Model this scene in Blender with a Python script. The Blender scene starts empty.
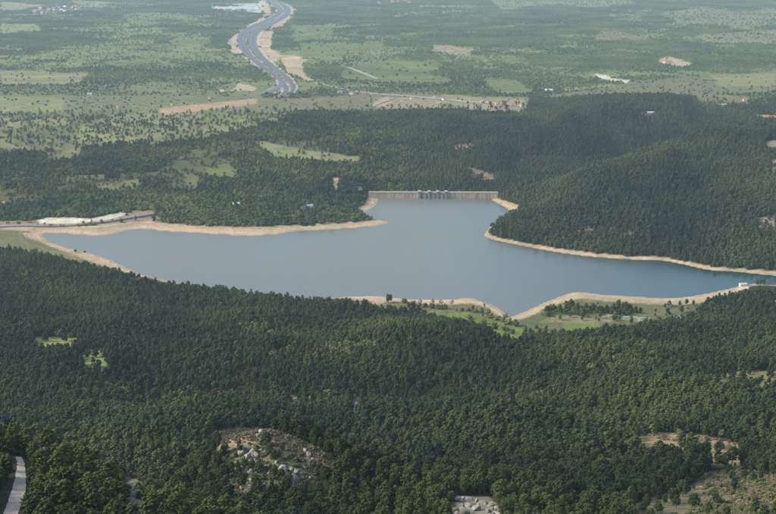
import bpy, math, random
import numpy as np
from mathutils import Vector
R = math.radians
random.seed(7); RNG = np.random.default_rng(7)
scene = bpy.context.scene
COL = scene.collection

# ------------------------------------------------------------------ camera, sky, sun, exposure
S = 500.0 / 600.0                      # metres per design unit
H = 600.0 * S                          # camera height above the lake
W0, H0 = 776.0, 514.0
HFOV = R(34.0); F = (W0 / 2) / math.tan(HFOV / 2)
PITCH = R(14.1)
cam_d = bpy.data.cameras.new('camera'); cam = bpy.data.objects.new('camera', cam_d); COL.objects.link(cam)
cam.location = (0, 0, H); cam.rotation_euler = (R(90) - PITCH, 0, 0)
cam_d.sensor_fit = 'HORIZONTAL'; cam_d.angle = HFOV; cam_d.clip_start = 1.0; cam_d.clip_end = 60000
scene.camera = cam
SUN_EL, SUN_AZ = R(35), R(262)         # azimuth clockwise from +Y: from the left, a little behind the camera
world = bpy.data.worlds.new('World'); scene.world = world; world.use_nodes = True
wn = world.node_tree.nodes; wl = world.node_tree.links
for n in list(wn): wn.remove(n)
sky = wn.new('ShaderNodeTexSky'); sky.sky_type = 'NISHITA'; sky.sun_disc = False
sky.sun_elevation = SUN_EL; sky.sun_rotation = SUN_AZ
sky.altitude = 800; sky.air_density = 1.0; sky.dust_density = 3.6; sky.ozone_density = 1.0
bg = wn.new('ShaderNodeBackground'); bg.inputs['Strength'].default_value = 0.1
wo = wn.new('ShaderNodeOutputWorld')
wl.new(sky.outputs['Color'], bg.inputs['Color']); wl.new(bg.outputs['Background'], wo.inputs['Surface'])
sun_d = bpy.data.lights.new('sun', 'SUN'); sun = bpy.data.objects.new('sun', sun_d); COL.objects.link(sun)
sun_d.energy = 1.25; sun_d.angle = R(14); sun_d.color = (1.0, 0.94, 0.85)
sd = Vector((math.sin(SUN_AZ) * math.cos(SUN_EL), math.cos(SUN_AZ) * math.cos(SUN_EL), math.sin(SUN_EL)))
sun.location = (0, 0, 900); sun.rotation_euler = sd.to_track_quat('Z', 'Y').to_euler()
vs = scene.view_settings
vs.view_transform = 'Standard'; vs.look = 'None'; vs.gamma = 1.0; vs.use_curve_mapping = False
vs.exposure = 1.42
scene.cycles.max_bounces = 6; scene.cycles.diffuse_bounces = 3; scene.cycles.glossy_bounces = 2
scene.cycles.transmission_bounces = 2; scene.cycles.volume_bounces = 1; scene.cycles.transparent_max_bounces = 4
scene.cycles.use_denoising = True

# ------------------------------------------------------------------ projection helpers
CP, SP = math.cos(PITCH), math.sin(PITCH)
def project(X, Y, Z):
    dz = Z - H
    depth = np.maximum(Y * CP - dz * SP, 1.0)
    return W0 / 2 + F * X / depth, H0 / 2 - F * (Y * SP + dz * CP) / depth
def ray_at(px, py, Y):
    s = (py - H0 / 2) / F
    yh = CP - s * SP
    return Y * (px - W0 / 2) / F / yh, H - Y * (SP + s * CP) / yh
def px_to_z(px, py, z):
    s = (py - H0 / 2) / F
    Y = (H - z) * (CP - s * SP) / (SP + s * CP)
    return ray_at(px, py, Y)[0], Y
def smooth(a, b, x):
    t = np.clip((x - a) / (b - a), 0, 1); return t * t * (3 - 2 * t)
def lerp(a, b, t): return a + (b - a) * t

_perm = np.random.default_rng(11).permutation(4096)
_grad = np.random.default_rng(12).uniform(0, 2 * np.pi, 4096)
def perlin(x, y):
    xi = np.floor(x).astype(np.int64); yi = np.floor(y).astype(np.int64)
    xf, yf = x - xi, y - yi
    def g(ix, iy, dx, dy):
        a = _grad[_perm[(_perm[ix & 4095] + iy) & 4095]]
        return np.cos(a) * dx + np.sin(a) * dy
    u = xf**3 * (xf * (xf * 6 - 15) + 10); v = yf**3 * (yf * (yf * 6 - 15) + 10)
    return lerp(lerp(g(xi, yi, xf, yf), g(xi + 1, yi, xf - 1, yf), u),
                lerp(g(xi, yi + 1, xf, yf - 1), g(xi + 1, yi + 1, xf - 1, yf - 1), u), v) * 1.5
def fbm(x, y, wl_, octv=3, seed=0.0):
    r = 0.0; a = 1.0; t = 0.0
    for k in range(octv):
        r = r + a * perlin(x / wl_ + seed + 17.3 * k, y / wl_ - seed * 1.7 + 9.1 * k); t += a
        a *= 0.5; wl_ = wl_ / 2.03
    return r / t

def catmull(pts, n, closed=False):
    p = np.array(pts, float); out = []
    m = len(p)
    for i in range(m if closed else m - 1):
        if closed: p0, p1, p2, p3 = p[(i - 1) % m], p[i], p[(i + 1) % m], p[(i + 2) % m]
        else: p0, p1, p2, p3 = p[max(i - 1, 0)], p[i], p[i + 1], p[min(i + 2, m - 1)]
        for k in range(n):
            t = k / n
            out.append(0.5 * (2 * p1 + (p2 - p0) * t + (2 * p0 - 5 * p1 + 4 * p2 - p3) * t * t + (3 * p1 - p0 - 3 * p2 + p3) * t**3))
    if not closed: out.append(p[-1])
    return np.array(out)
def poly_sd(px, py, poly):
    """signed distance to a polygon, negative inside"""
    d2 = np.full(px.shape, 1e18); ins = np.zeros(px.shape, bool)
    q = np.asarray(poly, float); n = len(q)
    for i in range(n):
        ax, ay = q[i]; bx, by = q[(i + 1) % n]
        ex, ey = bx - ax, by - ay
        wx, wy = px - ax, py - ay
        t = np.clip((wx * ex + wy * ey) / (ex * ex + ey * ey + 1e-12), 0, 1)
        d2 = np.minimum(d2, (wx - ex * t)**2 + (wy - ey * t)**2)
        if ay != by:
            c = ((ay > py) != (by > py)) & (px < ex * (py - ay) / (by - ay) + ax)
            ins ^= c
    d = np.sqrt(d2)
    return np.where(ins, -d, d)

# ------------------------------------------------------------------ terrain
LAKE_PX = [(42, 235), (51, 233), (72, 234), (98, 236), (113, 234), (129, 230), (144, 229), (165, 231), (185, 232.5),
  (212, 234), (240, 235.5), (269, 235), (298, 231), (327, 230), (355, 228), (380, 226), (388, 222), (379, 220), (370, 217), (365, 212),
  (372, 208), (377, 203.5), (380, 197.6), (400, 197.5), (435, 197.6), (470, 197.9), (489, 198.2), (496, 203), (508, 209), (505, 215), (495, 222), (486, 232),
  (488, 238), (518, 245), (556, 252), (594, 257), (632, 259.5), (663, 260.8), (686, 265), (709, 270), (739, 272), (776, 276), (815, 279), (850, 280),
  (850, 288), (815, 287), (780, 285), (752, 284), (728, 289), (709, 293), (686, 297), (659, 298), (632, 296), (606, 295), (579, 292), (564, 295),
  (545, 302.5), (526, 311), (512.5, 316), (507, 314), (495, 306), (480, 301), (471, 298), (446, 299.5), (406, 299), (377, 296), (352, 296.5), (325, 298),
  (300, 298), (280, 297), (240, 291), (190, 285), (154, 277.5), (134, 271), (118, 263.5), (103, 257), (85, 251.7), (64, 246.5), (49, 241)]
LAKE = catmull([px_to_z(a, b, 0.0) for a, b in LAKE_PX], 3, True)

CTRL = []   # (px, py, 'z' or 'd', value, offset)
for py_ in (3, 25, 50, 75):
    for px_ in (-40, 200, 400, 600, 820): CTRL.append((px_, py_, 'z', -30, 0))
CTRL += [(p, q, 'z', v, 0) for p, q, v in [
  (0, 105, -8), (200, 105, -4), (350, 105, 5), (500, 100, 0), (600, 95, 5), (700, 95, 25), (800, 92, 40),
  (0, 125, 18), (150, 125, 22), (300, 120, 36), (400, 122, 44), (480, 122, 42), (600, 125, 40), (680, 110, 40), (800, 100, 45),
  (0, 150, 38), (120, 150, 42), (250, 150, 40), (330, 150, 38), (430, 150, 32), (500, 155, 28), (565, 150, 22), (700, 155, 92), (800, 150, 112), (540, 200, 30), (590, 172, 62), (650, 148, 86), (720, 128, 106), (800, 112, 122),
  (0, 190, 18), (100, 180, 22), (200, 180, 20), (300, 190, 15), (350, 178, 22), (430, 177, 2), (430, 187, -12), (500, 180, 14), (640, 205, 50), (800, 200, 82),
  (0, 214, 8), (80, 212, 8), (150, 214, 7), (220, 218, 7), (300, 214, 7), (355, 210, 7), (540, 235, 14), (620, 240, 18), (700, 245, 22), (790, 250, 24),
  (-20, 252, 7), (80, 264, 8), (160, 287, 8), (300, 305, 10), (420, 314, 7), (500, 328, 9), (600, 318, 7), (700, 312, 8), (790, 300, 10)]]
CTRL += [(p, q, 'd', v, o) for p, q, v, o in [
  (560, 185, 3350, -30), (620, 158, 3600, -38), (690, 138, 3900, -36), (765, 122, 4200, -28),
  (0, 330, 1650, 0), (200, 330, 1720, 0), (400, 340, 1680, 0), (600, 340, 1720, 0), (790, 335, 1680, 0),
  (0, 380, 1330, 0), (200, 380, 1360, 0), (400, 380, 1320, 0), (600, 380, 1330, 0), (790, 380, 1250, 0),
  (0, 420, 1130, -6), (200, 425, 1130, 0), (400, 420, 1100, 0), (600, 420, 1060, 0), (790, 420, 1020, 0),
  (-10, 446, 560, 0), (60, 468, 530, 0), (110, 490, 515, 0), (160, 512, 480, 0), (0, 445, 800, -45), (100, 470, 760, -32), (190, 470, 790, -16),
  (225, 440, 735, 0), (270, 437, 725, 0), (320, 456, 715, 0), (350, 478, 700, 0), (230, 492, 690, 0), (270, 503, 672, 0), (320, 503, 680, 0),
  (270, 440, 850, -26), (350, 455, 860, -22), (270, 516, 640, 0), (350, 516, 650, 0),
  (420, 470, 830, 0), (420, 516, 640, 0), (480, 508, 650, 0), (520, 516, 640, 0), (550, 470, 850, 0),
  (620, 440, 1000, 0), (700, 439, 1000, 0), (745, 447, 960, 0), (680, 465, 860, 0), (690, 482, 810, 0), (640, 516, 700, 0), (790, 516, 700, 0), (790, 470, 830, 0), (600, 490, 780, 0), (790, 445, 950, 0)]]
cu, cv, cz = [], [], []
for p, q, k, v, o in CTRL:
    if k == 'z': X, Y = px_to_z(p, q, v * S); z = v * S
    else:
        Y = v * S; X, z = ray_at(p, q, Y); z += o * S
    cu.append(X / Y); cv.append(math.log(Y)); cz.append(z)
for u in (-.36, -.12, .12, .36):
    for yy, zz in ((340, 412), (150, 512), (60, 566)): cu.append(u); cv.append(math.log(yy * S)); cz.append(zz * S)
for u in (-.4, 0, .4): cu.append(u); cv.append(math.log(26000.)); cz.append(-20.)
cu, cv, cz = map(np.array, (cu, cv, cz))
KV = 0.55
def tps_basis(u, v, cu_, cv_):
    r2 = (u - cu_)**2 + (KV * (v - cv_))**2 + 1e-9
    return r2 * np.log(r2)
n = len(cu)
A = np.zeros((n + 3, n + 3))
A[:n, :n] = tps_basis(cu[:, None], cv[:, None], cu[None], cv[None]) + np.eye(n) * 2e-4
A[:n, n] = 1; A[:n, n + 1] = cu; A[:n, n + 2] = KV * cv; A[n:, :n] = A[:n, n:].T
TW = np.linalg.solve(A, np.concatenate([cz, [0, 0, 0]]))
def tps(u, v):
    r = TW[n] + TW[n + 1] * u + TW[n + 2] * KV * v
    for i in range(n): r = r + TW[i] * tps_basis(u, v, cu[i], cv[i])
    return r

ys = [-120.]
while ys[-1] < 30000:
    y = ys[-1]
    ys.append(y + (12. if y < 300 else max(2.5, .0044 * y) if y < 3600 else .0066 * y))
YS = np.array(ys); NC = 620; US = np.linspace(-1, 1, NC)
def half(Y): return .385 * np.maximum(Y, 0) + 230
GY = np.repeat(YS[:, None], NC, 1); GX = US[None] * half(YS)[:, None]
Yc = np.maximum(GY, 50.)
Z = tps(np.clip(GX / Yc, -.42, .42), np.log(Yc))
Z = np.where(GY < 50, lerp(Z, H - 1.75, np.clip((50 - GY) / 50, 0, 1)), Z)
plain = smooth(3400, 4600, GY)
Z += (1 - plain) * smooth(250, 600, GY) * (9.5 * fbm(GX, GY, 270, 3, 3.1) + 2.4 * fbm(GX, GY, 60, 2, 8.3)) + plain * 9 * fbm(GX, GY, 1500, 3, 5.2)
ca_, sa_ = math.cos(-.30), math.sin(-.30)
fold = fbm((GX * ca_ + GY * sa_) / 2.3, -GX * sa_ + GY * ca_, 300, 2, 51.7)
Z += smooth(700, 950, GY) * smooth(1800, 1500, GY) * (34 * fold - 4 + 22 * fbm(GX, GY / 2.2, 190, 3, 66.))
Z += smooth(2000, 2400, GY) * smooth(4200, 3400, GY) * smooth(50, 350, GX) * (26 * fbm(GX, GY / 2.0, 210, 3, 40.3) + 14 * fbm(GX, GY, 500, 2, 90.1))
Z += smooth(2700, 2900, GY) * smooth(3900, 3400, GY) * smooth(300, 100, GX) * 16 * fbm(GX, GY / 1.5, 230, 3, 23.)
LSD = np.full(Z.shape, 1e4)
m = (GY > 1450) & (GY < 2900) & (np.abs(GX) < 1050)
LSD[m] = poly_sd(GX[m], GY[m], LAKE)
k = smooth(0, 95, LSD)
# the ground stays a low bank near the water and falls away behind the dam
D0 = np.array(px_to_z(368.5, 192.2, 11.0)); D1 = np.array(px_to_z(498, 192.6, 11.0))
along = ((GX - D0[0]) * (D1 - D0)[0] + (GY - D0[1]) * (D1 - D0)[1]) / np.sum((D1 - D0)**2)
behind = ((GY - D0[1]) * (D1 - D0)[0] - (GX - D0[0]) * (D1 - D0)[1]) / np.linalg.norm(D1 - D0)
bank = .085 * np.clip(LSD, 0, 200) + .25
ndam = smooth(-.12, 0.04, along) * smooth(1.12, .96, along) * smooth(-6, 2, behind)
Zl = lerp(bank, np.maximum(Z, 2.0), k)
Zl = np.where((GY > 3300) | (LSD > 3000), Z, Zl)
Zl = lerp(Zl, np.minimum(Z, -8), ndam * smooth(160, 60, behind))
Z = np.where(LSD < 0, np.maximum(-.12 * -LSD - .25, -22), Zl)
GPX, GPY = project(GX, GY, Z)

def grid_sample(A_, X, Y):
    X = np.asarray(X, float); Y = np.asarray(Y, float)
    i = np.clip(np.searchsorted(YS, Y) - 1, 0, len(YS) - 2); fi = np.clip((Y - YS[i]) / (YS[i + 1] - YS[i]), 0, 1)
    hw = lerp(half(YS[i]), half(YS[i + 1]), fi)
    c = (np.clip(X / hw, -1, 1) + 1) / 2 * (NC - 1); j = np.clip(c.astype(int), 0, NC - 2); fj = c - j
    return lerp(lerp(A_[i, j], A_[i, j + 1], fj), lerp(A_[i + 1, j], A_[i + 1, j + 1], fj), fi)
def ground(X, Y): return grid_sample(Z, X, Y)
_march = np.concatenate([np.linspace(330, 3600, 2200), np.geomspace(3602, 26000, 1200)])
def hit(px, py):
    X, Zr = ray_at(px, py, _march)
    b = Zr - ground(X, _march)
    k_ = np.argmax(b < 0) if (b < 0).any() else len(b) - 1
    if k_ == 0: return float(X[0]), float(_march[0])
    t = b[k_ - 1] / (b[k_ - 1] - b[k_] + 1e-9)
    Yh = lerp(_march[k_ - 1], _march[k_], t)
    return float(ray_at(px, py, Yh)[0]), float(Yh)
def hit3(px, py):
    X, Y = hit(px, py); return X, Y, float(ground(X, Y))

# land cover: outlines read from the photograph, stored on the ground where they lie (colour, tree density)
MEADOW, PALE, DRY, SAND, WHITE, SCRUB, OLIVE, EARTH, ROCKY, BROWN, KNOLL = (
  (.15, .18, .058), (.235, .24, .11), (.29, .25, .15), (.475, .37, .255), (.60, .55, .45), (.13, .13, .065), (.18, .175, .085), (.42, .29, .18), (.25, .225, .17), (.18, .145, .10), (.155, .15, .095))
COVER = [
 # plain
 ((.17, .185, .088), .30, [(-60, 146), (40, 152), (90, 146), (130, 144), (200, 141), (250, 129), (300, 113), (250, 108), (262, 96), (-60, 94)]), ((.19, .185, .10), .2, [(220, 110), (262, 97), (320, 92), (420, 92), (530, 98), (526, 112), (440, 109), (330, 110)]), ((.16, .17, .085), .4, [(540, 98), (620, 84), (776, 70), (776, 92), (640, 97)]),
 (PALE, .10, [(0, 72), (94, 72), (70, 82), (0, 84)]), (PALE, .05, [(0, 97), (66, 97), (60, 109), (0, 111)]), (PALE, .05, [(0, 23), (40, 27), (41, 31), (0, 32)]),
 (DRY, .02, [(0, 1), (44, 5), (20, 10), (0, 10)]), (PALE, .15, [(70, 0), (112, 2), (100, 8), (76, 7)]), (MEADOW, .2, [(158, 50), (180, 36), (212, 38), (202, 50)]), (MEADOW, .3, [(114, 63), (157, 54), (164, 63), (117, 66)]),
 (PALE, .28, [(74, 125), (195, 123), (197, 135), (160, 142), (80, 137)]), (PALE, .2, [(105, 115), (240, 113), (247, 120), (100, 122)]), (OLIVE, .15, [(43, 153), (83, 146), (80, 156), (50, 158)]), (PALE, .1, [(0, 139), (16, 140), (13, 145), (0, 146)]),
 (PALE, .25, [(0, 119), (60, 116), (70, 122), (0, 127)]), (OLIVE, .35, [(94, 182), (140, 180), (137, 192), (97, 192)]), (OLIVE, .3, [(62, 176), (108, 174), (104, 180), (66, 182)]),
 (MEADOW, .08, [(290, 24), (334, 27), (331, 37), (294, 40)]), (MEADOW, .12, [(300, 44), (387, 40), (380, 50), (347, 50), (341, 62), (304, 55)]),
 (MEADOW, .03, [(341, 79), (344, 67), (374, 62), (388, 59), (434, 59), (448, 65), (421, 72), (448, 80), (387, 82)]), (DRY, .1, [(431, 43), (460, 47), (460, 53), (434, 50)]),
 (OLIVE, .1, [(222, 101), (374, 95), (377, 107), (240, 109)]), (DRY, .12, [(377, 107), (394, 97), (448, 95), (441, 107)]), (MEADOW, .15, [(200, 110), (243, 114), (237, 120), (200, 120)]),
 (PALE, .12, [(258, 141), (277, 144), (310, 151), (360, 156), (357, 161), (317, 159), (274, 155)]), (MEADOW, .15, [(205, 166), (230, 163), (235, 172), (210, 172)]), (PALE, .2, [(200, 126), (237, 124), (233, 129), (200, 131)]),
 (OLIVE, .1, [(184, 174), (199, 174), (198, 187), (188, 185)]), (MEADOW, .1, [(206, 167), (238, 167), (234, 177), (208, 174)]), (MEADOW, .7, [(-30, 207), (47, 210), (33, 221), (-30, 221)]),
 ((.20, .215, .10), .3, [(487, -3), (600, -4), (640, 3), (596, 8), (545, 6), (500, 11)]), ((.19, .205, .10), .4, [(660, 14), (700, 6), (740, 12), (790, 5), (790, 24), (740, 30), (706, 25), (676, 24)]), ((.21, .215, .11), .35, [(690, 34), (740, 31), (790, 30), (790, 42), (730, 44), (704, 42)]), ((.18, .2, .095), .4, [(610, 14), (648, 12), (640, 20), (606, 19)]), (DRY, .05, [(438, 47), (473, 49), (468, 54), (440, 51)]), (MEADOW, .15, [(487, 80), (516, 80), (531, 90), (497, 91)]),
 (PALE, .1, [(710, 75), (776, 73), (776, 84), (720, 84)]), (DRY, .14, [(429, 92), (526, 100), (518, 112), (473, 110)]), (OLIVE, .3, [(690, 93), (749, 97), (749, 106), (700, 104)]), (MEADOW, .1, [(505, 56), (528, 57), (526, 63), (508, 62)]),
 (OLIVE, .2, [(600, 30), (650, 36), (644, 42), (596, 38)]), (PALE, .3, [(560, 88), (612, 82), (618, 88), (566, 92)]), (MEADOW, .2, [(120, 14), (180, 12), (200, 19), (130, 22)]),
 # motorway earthworks and pale ground near it
 ((.10, .12, .06), 1.0, [(262, 93), (280, 92.5), (300, 91), (335, 89), (350, 95), (310, 98), (262, 98)]), (SAND, 0, [(277, 79), (290, 82), (293, 89), (296, 92), (274, 93), (262, 95), (268, 90), (279, 87)]),
 (SAND, 0, [(264, 17), (249, 24.5), (238, 33), (228, 39), (227.5, 44), (231, 50), (241, 54), (236, 44), (240, 36), (250, 28), (264, 20)]),
 (SAND, 0, [(264, 30), (273, 27), (274, 32), (271.5, 42.5), (272, 50), (282, 58), (272, 62), (262.5, 52), (256, 44), (256, 35)]),
 (SAND, 0, [(280, 57), (296, 57), (306, 60), (303, 66), (302, 72), (310, 78), (320, 83), (318, 85), (300, 78), (288, 72), (285, 64)]),
 (SAND, 0, [(284, 17), (289, 4), (296, 9), (291, 19), (283, 25), (274, 28), (272, 24), (280, 19)]), (SAND, 0, [(259, -4), (268, 4), (272, 9), (272, 14), (264, 17), (263, 7)]),
 (SAND, 0, [(231, 91), (239, 83), (248, 85), (256, 88), (253, 91)]), (EARTH, 0, [(158, 109), (200, 105), (232, 101), (256, 98), (258, 101), (215, 107), (165, 112)]), (EARTH, .05, [(374, 103), (388, 95), (392, 99), (380, 106)]),
 ((.50, .49, .45), .02, [(205, 5), (225, 6), (262, 2), (264, 9), (258, 13), (245, 9), (225, 10)]), (SAND, .05, [(655, 62), (668, 58), (690, 64), (680, 66), (664, 65)]), (SAND, 0, [(640, 112), (662, 112), (656, 116), (642, 116)]), (SAND, 0, [(754, 115), (790, 117), (790, 122), (760, 120)]),
 (WHITE, 0, [(596, 75), (612, 78), (630, 81), (626, 83), (604, 80)]), (ROCKY, .05, [(757, 217), (775, 217), (775, 227), (757, 226)]), (ROCKY, .1, [(770, 160), (790, 158), (790, 172), (772, 170)]), (ROCKY, .1, [(764, 141), (790, 138), (790, 148), (770, 148)]),
 (BROWN, .35, [(463, 166), (497, 174), (492, 184), (473, 179)]), (BROWN, .5, [(516, 143), (540, 160), (555, 172), (545, 179), (521, 155)]), (BROWN, .45, [(448, 146), (472, 142), (478, 150), (455, 152)]), (BROWN, .55, [(560, 225), (650, 230), (646, 240), (570, 236)]), (BROWN, .4, [(528, 184), (545, 182), (542, 189), (528, 188)]),
 # far shore
 ((.30, .225, .16), .02, [(-30, 222), (38, 219.5), (92, 217), (152, 209), (162, 221), (110, 226), (0, 230), (-30, 230)]),
 (MEADOW, .35, [(262, 211), (359, 204), (366, 212), (330, 218), (262, 222)]), (OLIVE, .6, [(160, 222), (262, 222), (358, 217), (362, 223), (300, 226), (180, 226)]), (SAND, .1, [(332, 177), (340, 178), (338, 193), (333, 192)]), (WHITE, 0, [(356, 186), (365, 187), (362, 194), (356, 192)]),
 (SAND, 0, [(150, 221), (190, 225), (240, 227), (300, 225), (372, 220), (392, 222), (380, 229), (300, 236), (240, 238), (165, 235), (110, 240), (40, 238), (28, 232), (0, 231), (0, 226), (60, 227), (110, 224)]),
 (SAND, 0, [(369, 195), (383, 196), (380, 208), (368, 215), (356, 209), (364, 204)]), (SAND, 0, [(487, 194), (500, 199), (524, 207), (518, 212), (505, 212), (486, 202)]),
 (WHITE, 0, [(37, 221), (44, 217.4), (72, 217), (92, 219), (90, 223), (40, 223.5)]), (WHITE, 0, [(74, 221), (96, 218), (122, 211.5), (128, 213.5), (106, 221), (92, 223)]), (OLIVE, 0, [(-30, 228), (28, 231), (60, 246), (110, 264), (100, 266), (40, 250), (-30, 241)]),
 (SAND, 0, [(22, 232), (44, 234), (50, 243), (70, 250), (104, 258), (150, 278), (140, 277), (100, 265), (50, 246), (24, 236)]),
 # right shore ring, peninsula and near shore
 (SAND, 0, [(482, 232), (492, 236), (520, 242), (556, 248), (594, 253), (632, 256), (664, 257), (690, 262), (712, 266.5), (740, 268), (790, 272), (850, 274), (850, 284), (776, 279), (709, 273), (663, 263), (594, 260), (518, 249), (484, 240)]),
 ((.15, .158, .075), .02, [(405, 303), (470, 302), (505, 319), (545, 307), (640, 302), (706, 300), (692, 311), (650, 321), (600, 330), (560, 333), (520, 335), (480, 324), (440, 315)]), (OLIVE, .1, [(545, 304), (571, 296), (640, 299), (690, 300), (684, 309), (644, 311), (594, 309), (540, 309)]), (SAND, 0, [(505, 318), (524, 309), (545, 299), (564, 292), (580, 289), (606, 292.5), (632, 294), (660, 296), (686, 294.5), (712, 291), (740, 287), (744, 291), (715, 299), (690, 304.5), (650, 304), (606, 301.5), (580, 298.5), (566, 301.5), (548, 308.5), (526, 318), (512, 322)]),
 (OLIVE, .12, [(352, 298), (386, 297), (433, 302), (470, 301), (488, 304), (502, 315), (491, 316), (470, 310), (410, 308), (375, 305)]), (SAND, 0, [(348, 294), (386, 294), (420, 298), (446, 297), (470, 296), (490, 301), (506, 312), (502, 318), (486, 307.5), (470, 303.5), (440, 304.5), (400, 302), (352, 300)]), (SAND, 0, [(372, 302), (384, 298), (388, 301), (378, 305)]),
 ((.17, .225, .06), .0, [(415, 309), (437, 311), (470, 313), (484, 318), (524, 329), (522, 336), (502, 333), (479, 324), (456, 319)]), ((.17, .225, .06), .0, [(562, 317), (594, 320), (600, 327), (571, 333)]), (MEADOW, .35, [(540, 309), (640, 311), (620, 322), (545, 322)]),
 (WHITE, 0, [(606, 315), (650, 318.5), (648, 321), (606, 318)]), (DRY, .05, [(549, 315), (612, 315.6), (612, 317.4), (549, 317)]), (WHITE, 0, [(735, 286), (750, 284.5), (748, 289), (738, 290)]), (SAND, 0, [(764, 300), (790, 302), (790, 306), (766, 304)]),
 # clearings in the near forest
 ((.07, .065, .04), 0, [(-14, 525), (-5, 507), (3, 490), (9, 474), (11, 456), (24, 456), (27.5, 464), (30, 476), (30, 490), (25, 507), (20, 525)]),
 ((.27, .30, .085), .03, [(33, 336), (80, 338), (77, 345), (36, 346)]), ((.22, .26, .08), .08, [(79, 349), (106, 350), (107, 361), (93, 362)]), (OLIVE, .15, [(216, 406), (258, 402), (240, 414)]), (ROCKY, .1, [(284, 394), (300, 397), (297, 400), (285, 399)]), (ROCKY, .1, [(350, 394), (362, 397), (361, 410), (353, 407)]), (OLIVE, .15, [(119, 322), (128, 318), (132, 323)]),
 ((.29, .215, .15), .0, [(207, 436), (227, 429), (258, 428), (289, 435), (332, 456), (331, 468), (309, 459), (280, 446), (256, 440), (216, 444)]), (KNOLL, .29, [(222, 446), (258, 442), (296, 455), (318, 478), (278, 499), (234, 500)]),
 ((.34, .255, .135), .05, [(638, 432), (665, 433), (706, 436), (737, 443), (741, 451), (706, 447), (665, 441), (638, 439)]), ((.20, .17, .10), .06, [(696, 475), (732, 468), (790, 476), (790, 525), (675, 525), (706, 496)]), ((.20, .17, .10), .08, [(630, 506), (696, 483), (702, 492), (640, 514)]),
 (OLIVE, .15, [(690, 377), (747, 370), (790, 371), (790, 383), (737, 381)]), (BROWN, .45, [(398, 408), (418, 412), (424, 426), (404, 426)]), (BROWN, .3, [(482, 401), (492, 404), (495, 420), (486, 418)]), (ROCKY, .0, [(450, 496), (489, 496), (510, 516), (450, 525)]), (BROWN, .5, [(440, 462), (520, 458), (530, 470), (450, 474)]),
 (ROCKY, .03, [(120, 474), (140, 480), (150, 505), (132, 505)]), (BROWN, .3, [(300, 412), (335, 408), (330, 424), (305, 426)]), (BROWN, .45, [(590, 455), (650, 460), (640, 476), (596, 470)])]
BASE = np.zeros(Z.shape + (3,)); DENS = np.ones(Z.shape)
ff = np.array((.045, .048, .026)); fh = np.array((.055, .062, .034)); fp = np.array((.122, .164, .058))
n1 = fbm(GX, GY, 260, 3, 21.); n2 = fbm(GX, GY, 70, 3, 4.7); n3 = fbm(GX, GY, 900, 4, 13.)
BASE[:] = ff
t = smooth(1800, 2100, GY)[..., None]; BASE = lerp(BASE, fh, t)
t = smooth(3250, 3900, GY)[..., None] * np.ones(3); BASE = lerp(BASE, fp, t)
# scrub openings on the left hill, woodland pattern on the plain
lefth = smooth(1900, 2150, GY) * smooth(3900, 3400, GY) * smooth(60, -160, GX)
opn = lefth * smooth(.02, .24, n1 + .5 * n2)
BASE = lerp(BASE, np.array((.12, .125, .062)), opn[..., None] * .8); DENS *= 1 - .87 * opn
pl = smooth(3300, 4100, GY - .35 * np.maximum(GX, 0))
gap = pl * smooth(.02, .24, n3 + .55 * n1 + .25 * n2)
BASE = lerp(BASE, np.array((.188, .222, .080)), gap[..., None] * .85); DENS *= 1 - .88 * gap
hedge = pl * smooth(.05, .012, np.abs(fbm(GX, GY, 520, 2, 33.)))
DENS = np.maximum(DENS, .95 * hedge)
deh = smooth(3300, 3600, GY) * smooth(5000, 4500, GY) * smooth(250, -200, GX)
DENS *= 1 - .45 * deh; BASE = lerp(BASE, np.array((.16, .17, .085)), deh[..., None] * .55)
nearb = smooth(1500, 1300, GY) * smooth(.22, .5, n1 * .6 + n2)
BASE = lerp(BASE, np.array(BROWN) * .6, nearb[..., None] * .6); DENS *= 1 - .45 * nearb
wob = 5.0 * fbm(GX, GY, 300, 4, 71.) * smooth(3000, 5000, GY) + 1.1 * fbm(GX, GY, 34, 2, 2.2) * np.clip(1800 / np.maximum(GY, 300), .35, 1.6)
# an opening reaches as far towards the viewer as the pines in front of it would hide
TOP = np.where(GY < 1250, 10.5, 7.0) * F / np.hypot(np.maximum(GY, 100), H - Z)
for colr, dn, poly in COVER:
    q = np.array(poly, float); x0, y0 = q.min(0) - 5; x1, y1 = q.max(0) + (5 if y0 < 300 else 30)
    mm = (GPX > x0) & (GPX < x1) & (GPY > y0) & (GPY < y1) & (GY > 250)
    pxm, pym = GPX[mm], GPY[mm]
    sdp = poly_sd(pxm, pym, poly)
    for fr_ in (.35, .7, 1.0): sdp = np.minimum(sdp, poly_sd(pxm, pym - fr_ * TOP[mm] * (.45 if colr == KNOLL else .3 if colr == (.29, .215, .15) else 1.0) * (dn < .3 and colr not in (SAND, WHITE, BROWN) and y0 > -100), poly))
    if y1 < 225: dn = dn * .22 if dn < .5 else dn * .6     # seen so flatly a few trees hide the whole field
    w = smooth(.55, -.55, sdp + wob[mm])
    BASE[mm] = lerp(BASE[mm], np.array(colr), w[:, None]); DENS[mm] = lerp(DENS[mm], dn, w)
ring = smooth(13, 6, LSD + 9 * n2 + 5 * n1)
BASE = lerp(BASE, np.array(SAND), ring[..., None]); DENS = np.where(LSD < 9, 0, DENS)
BASE = lerp(BASE, np.array((.15, .14, .11)), smooth(1.0, -2.5, LSD)[..., None])
DENS = np.where((along > -.03) & (along < 1.03) & (np.abs(behind) < 14), 0, DENS)

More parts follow.
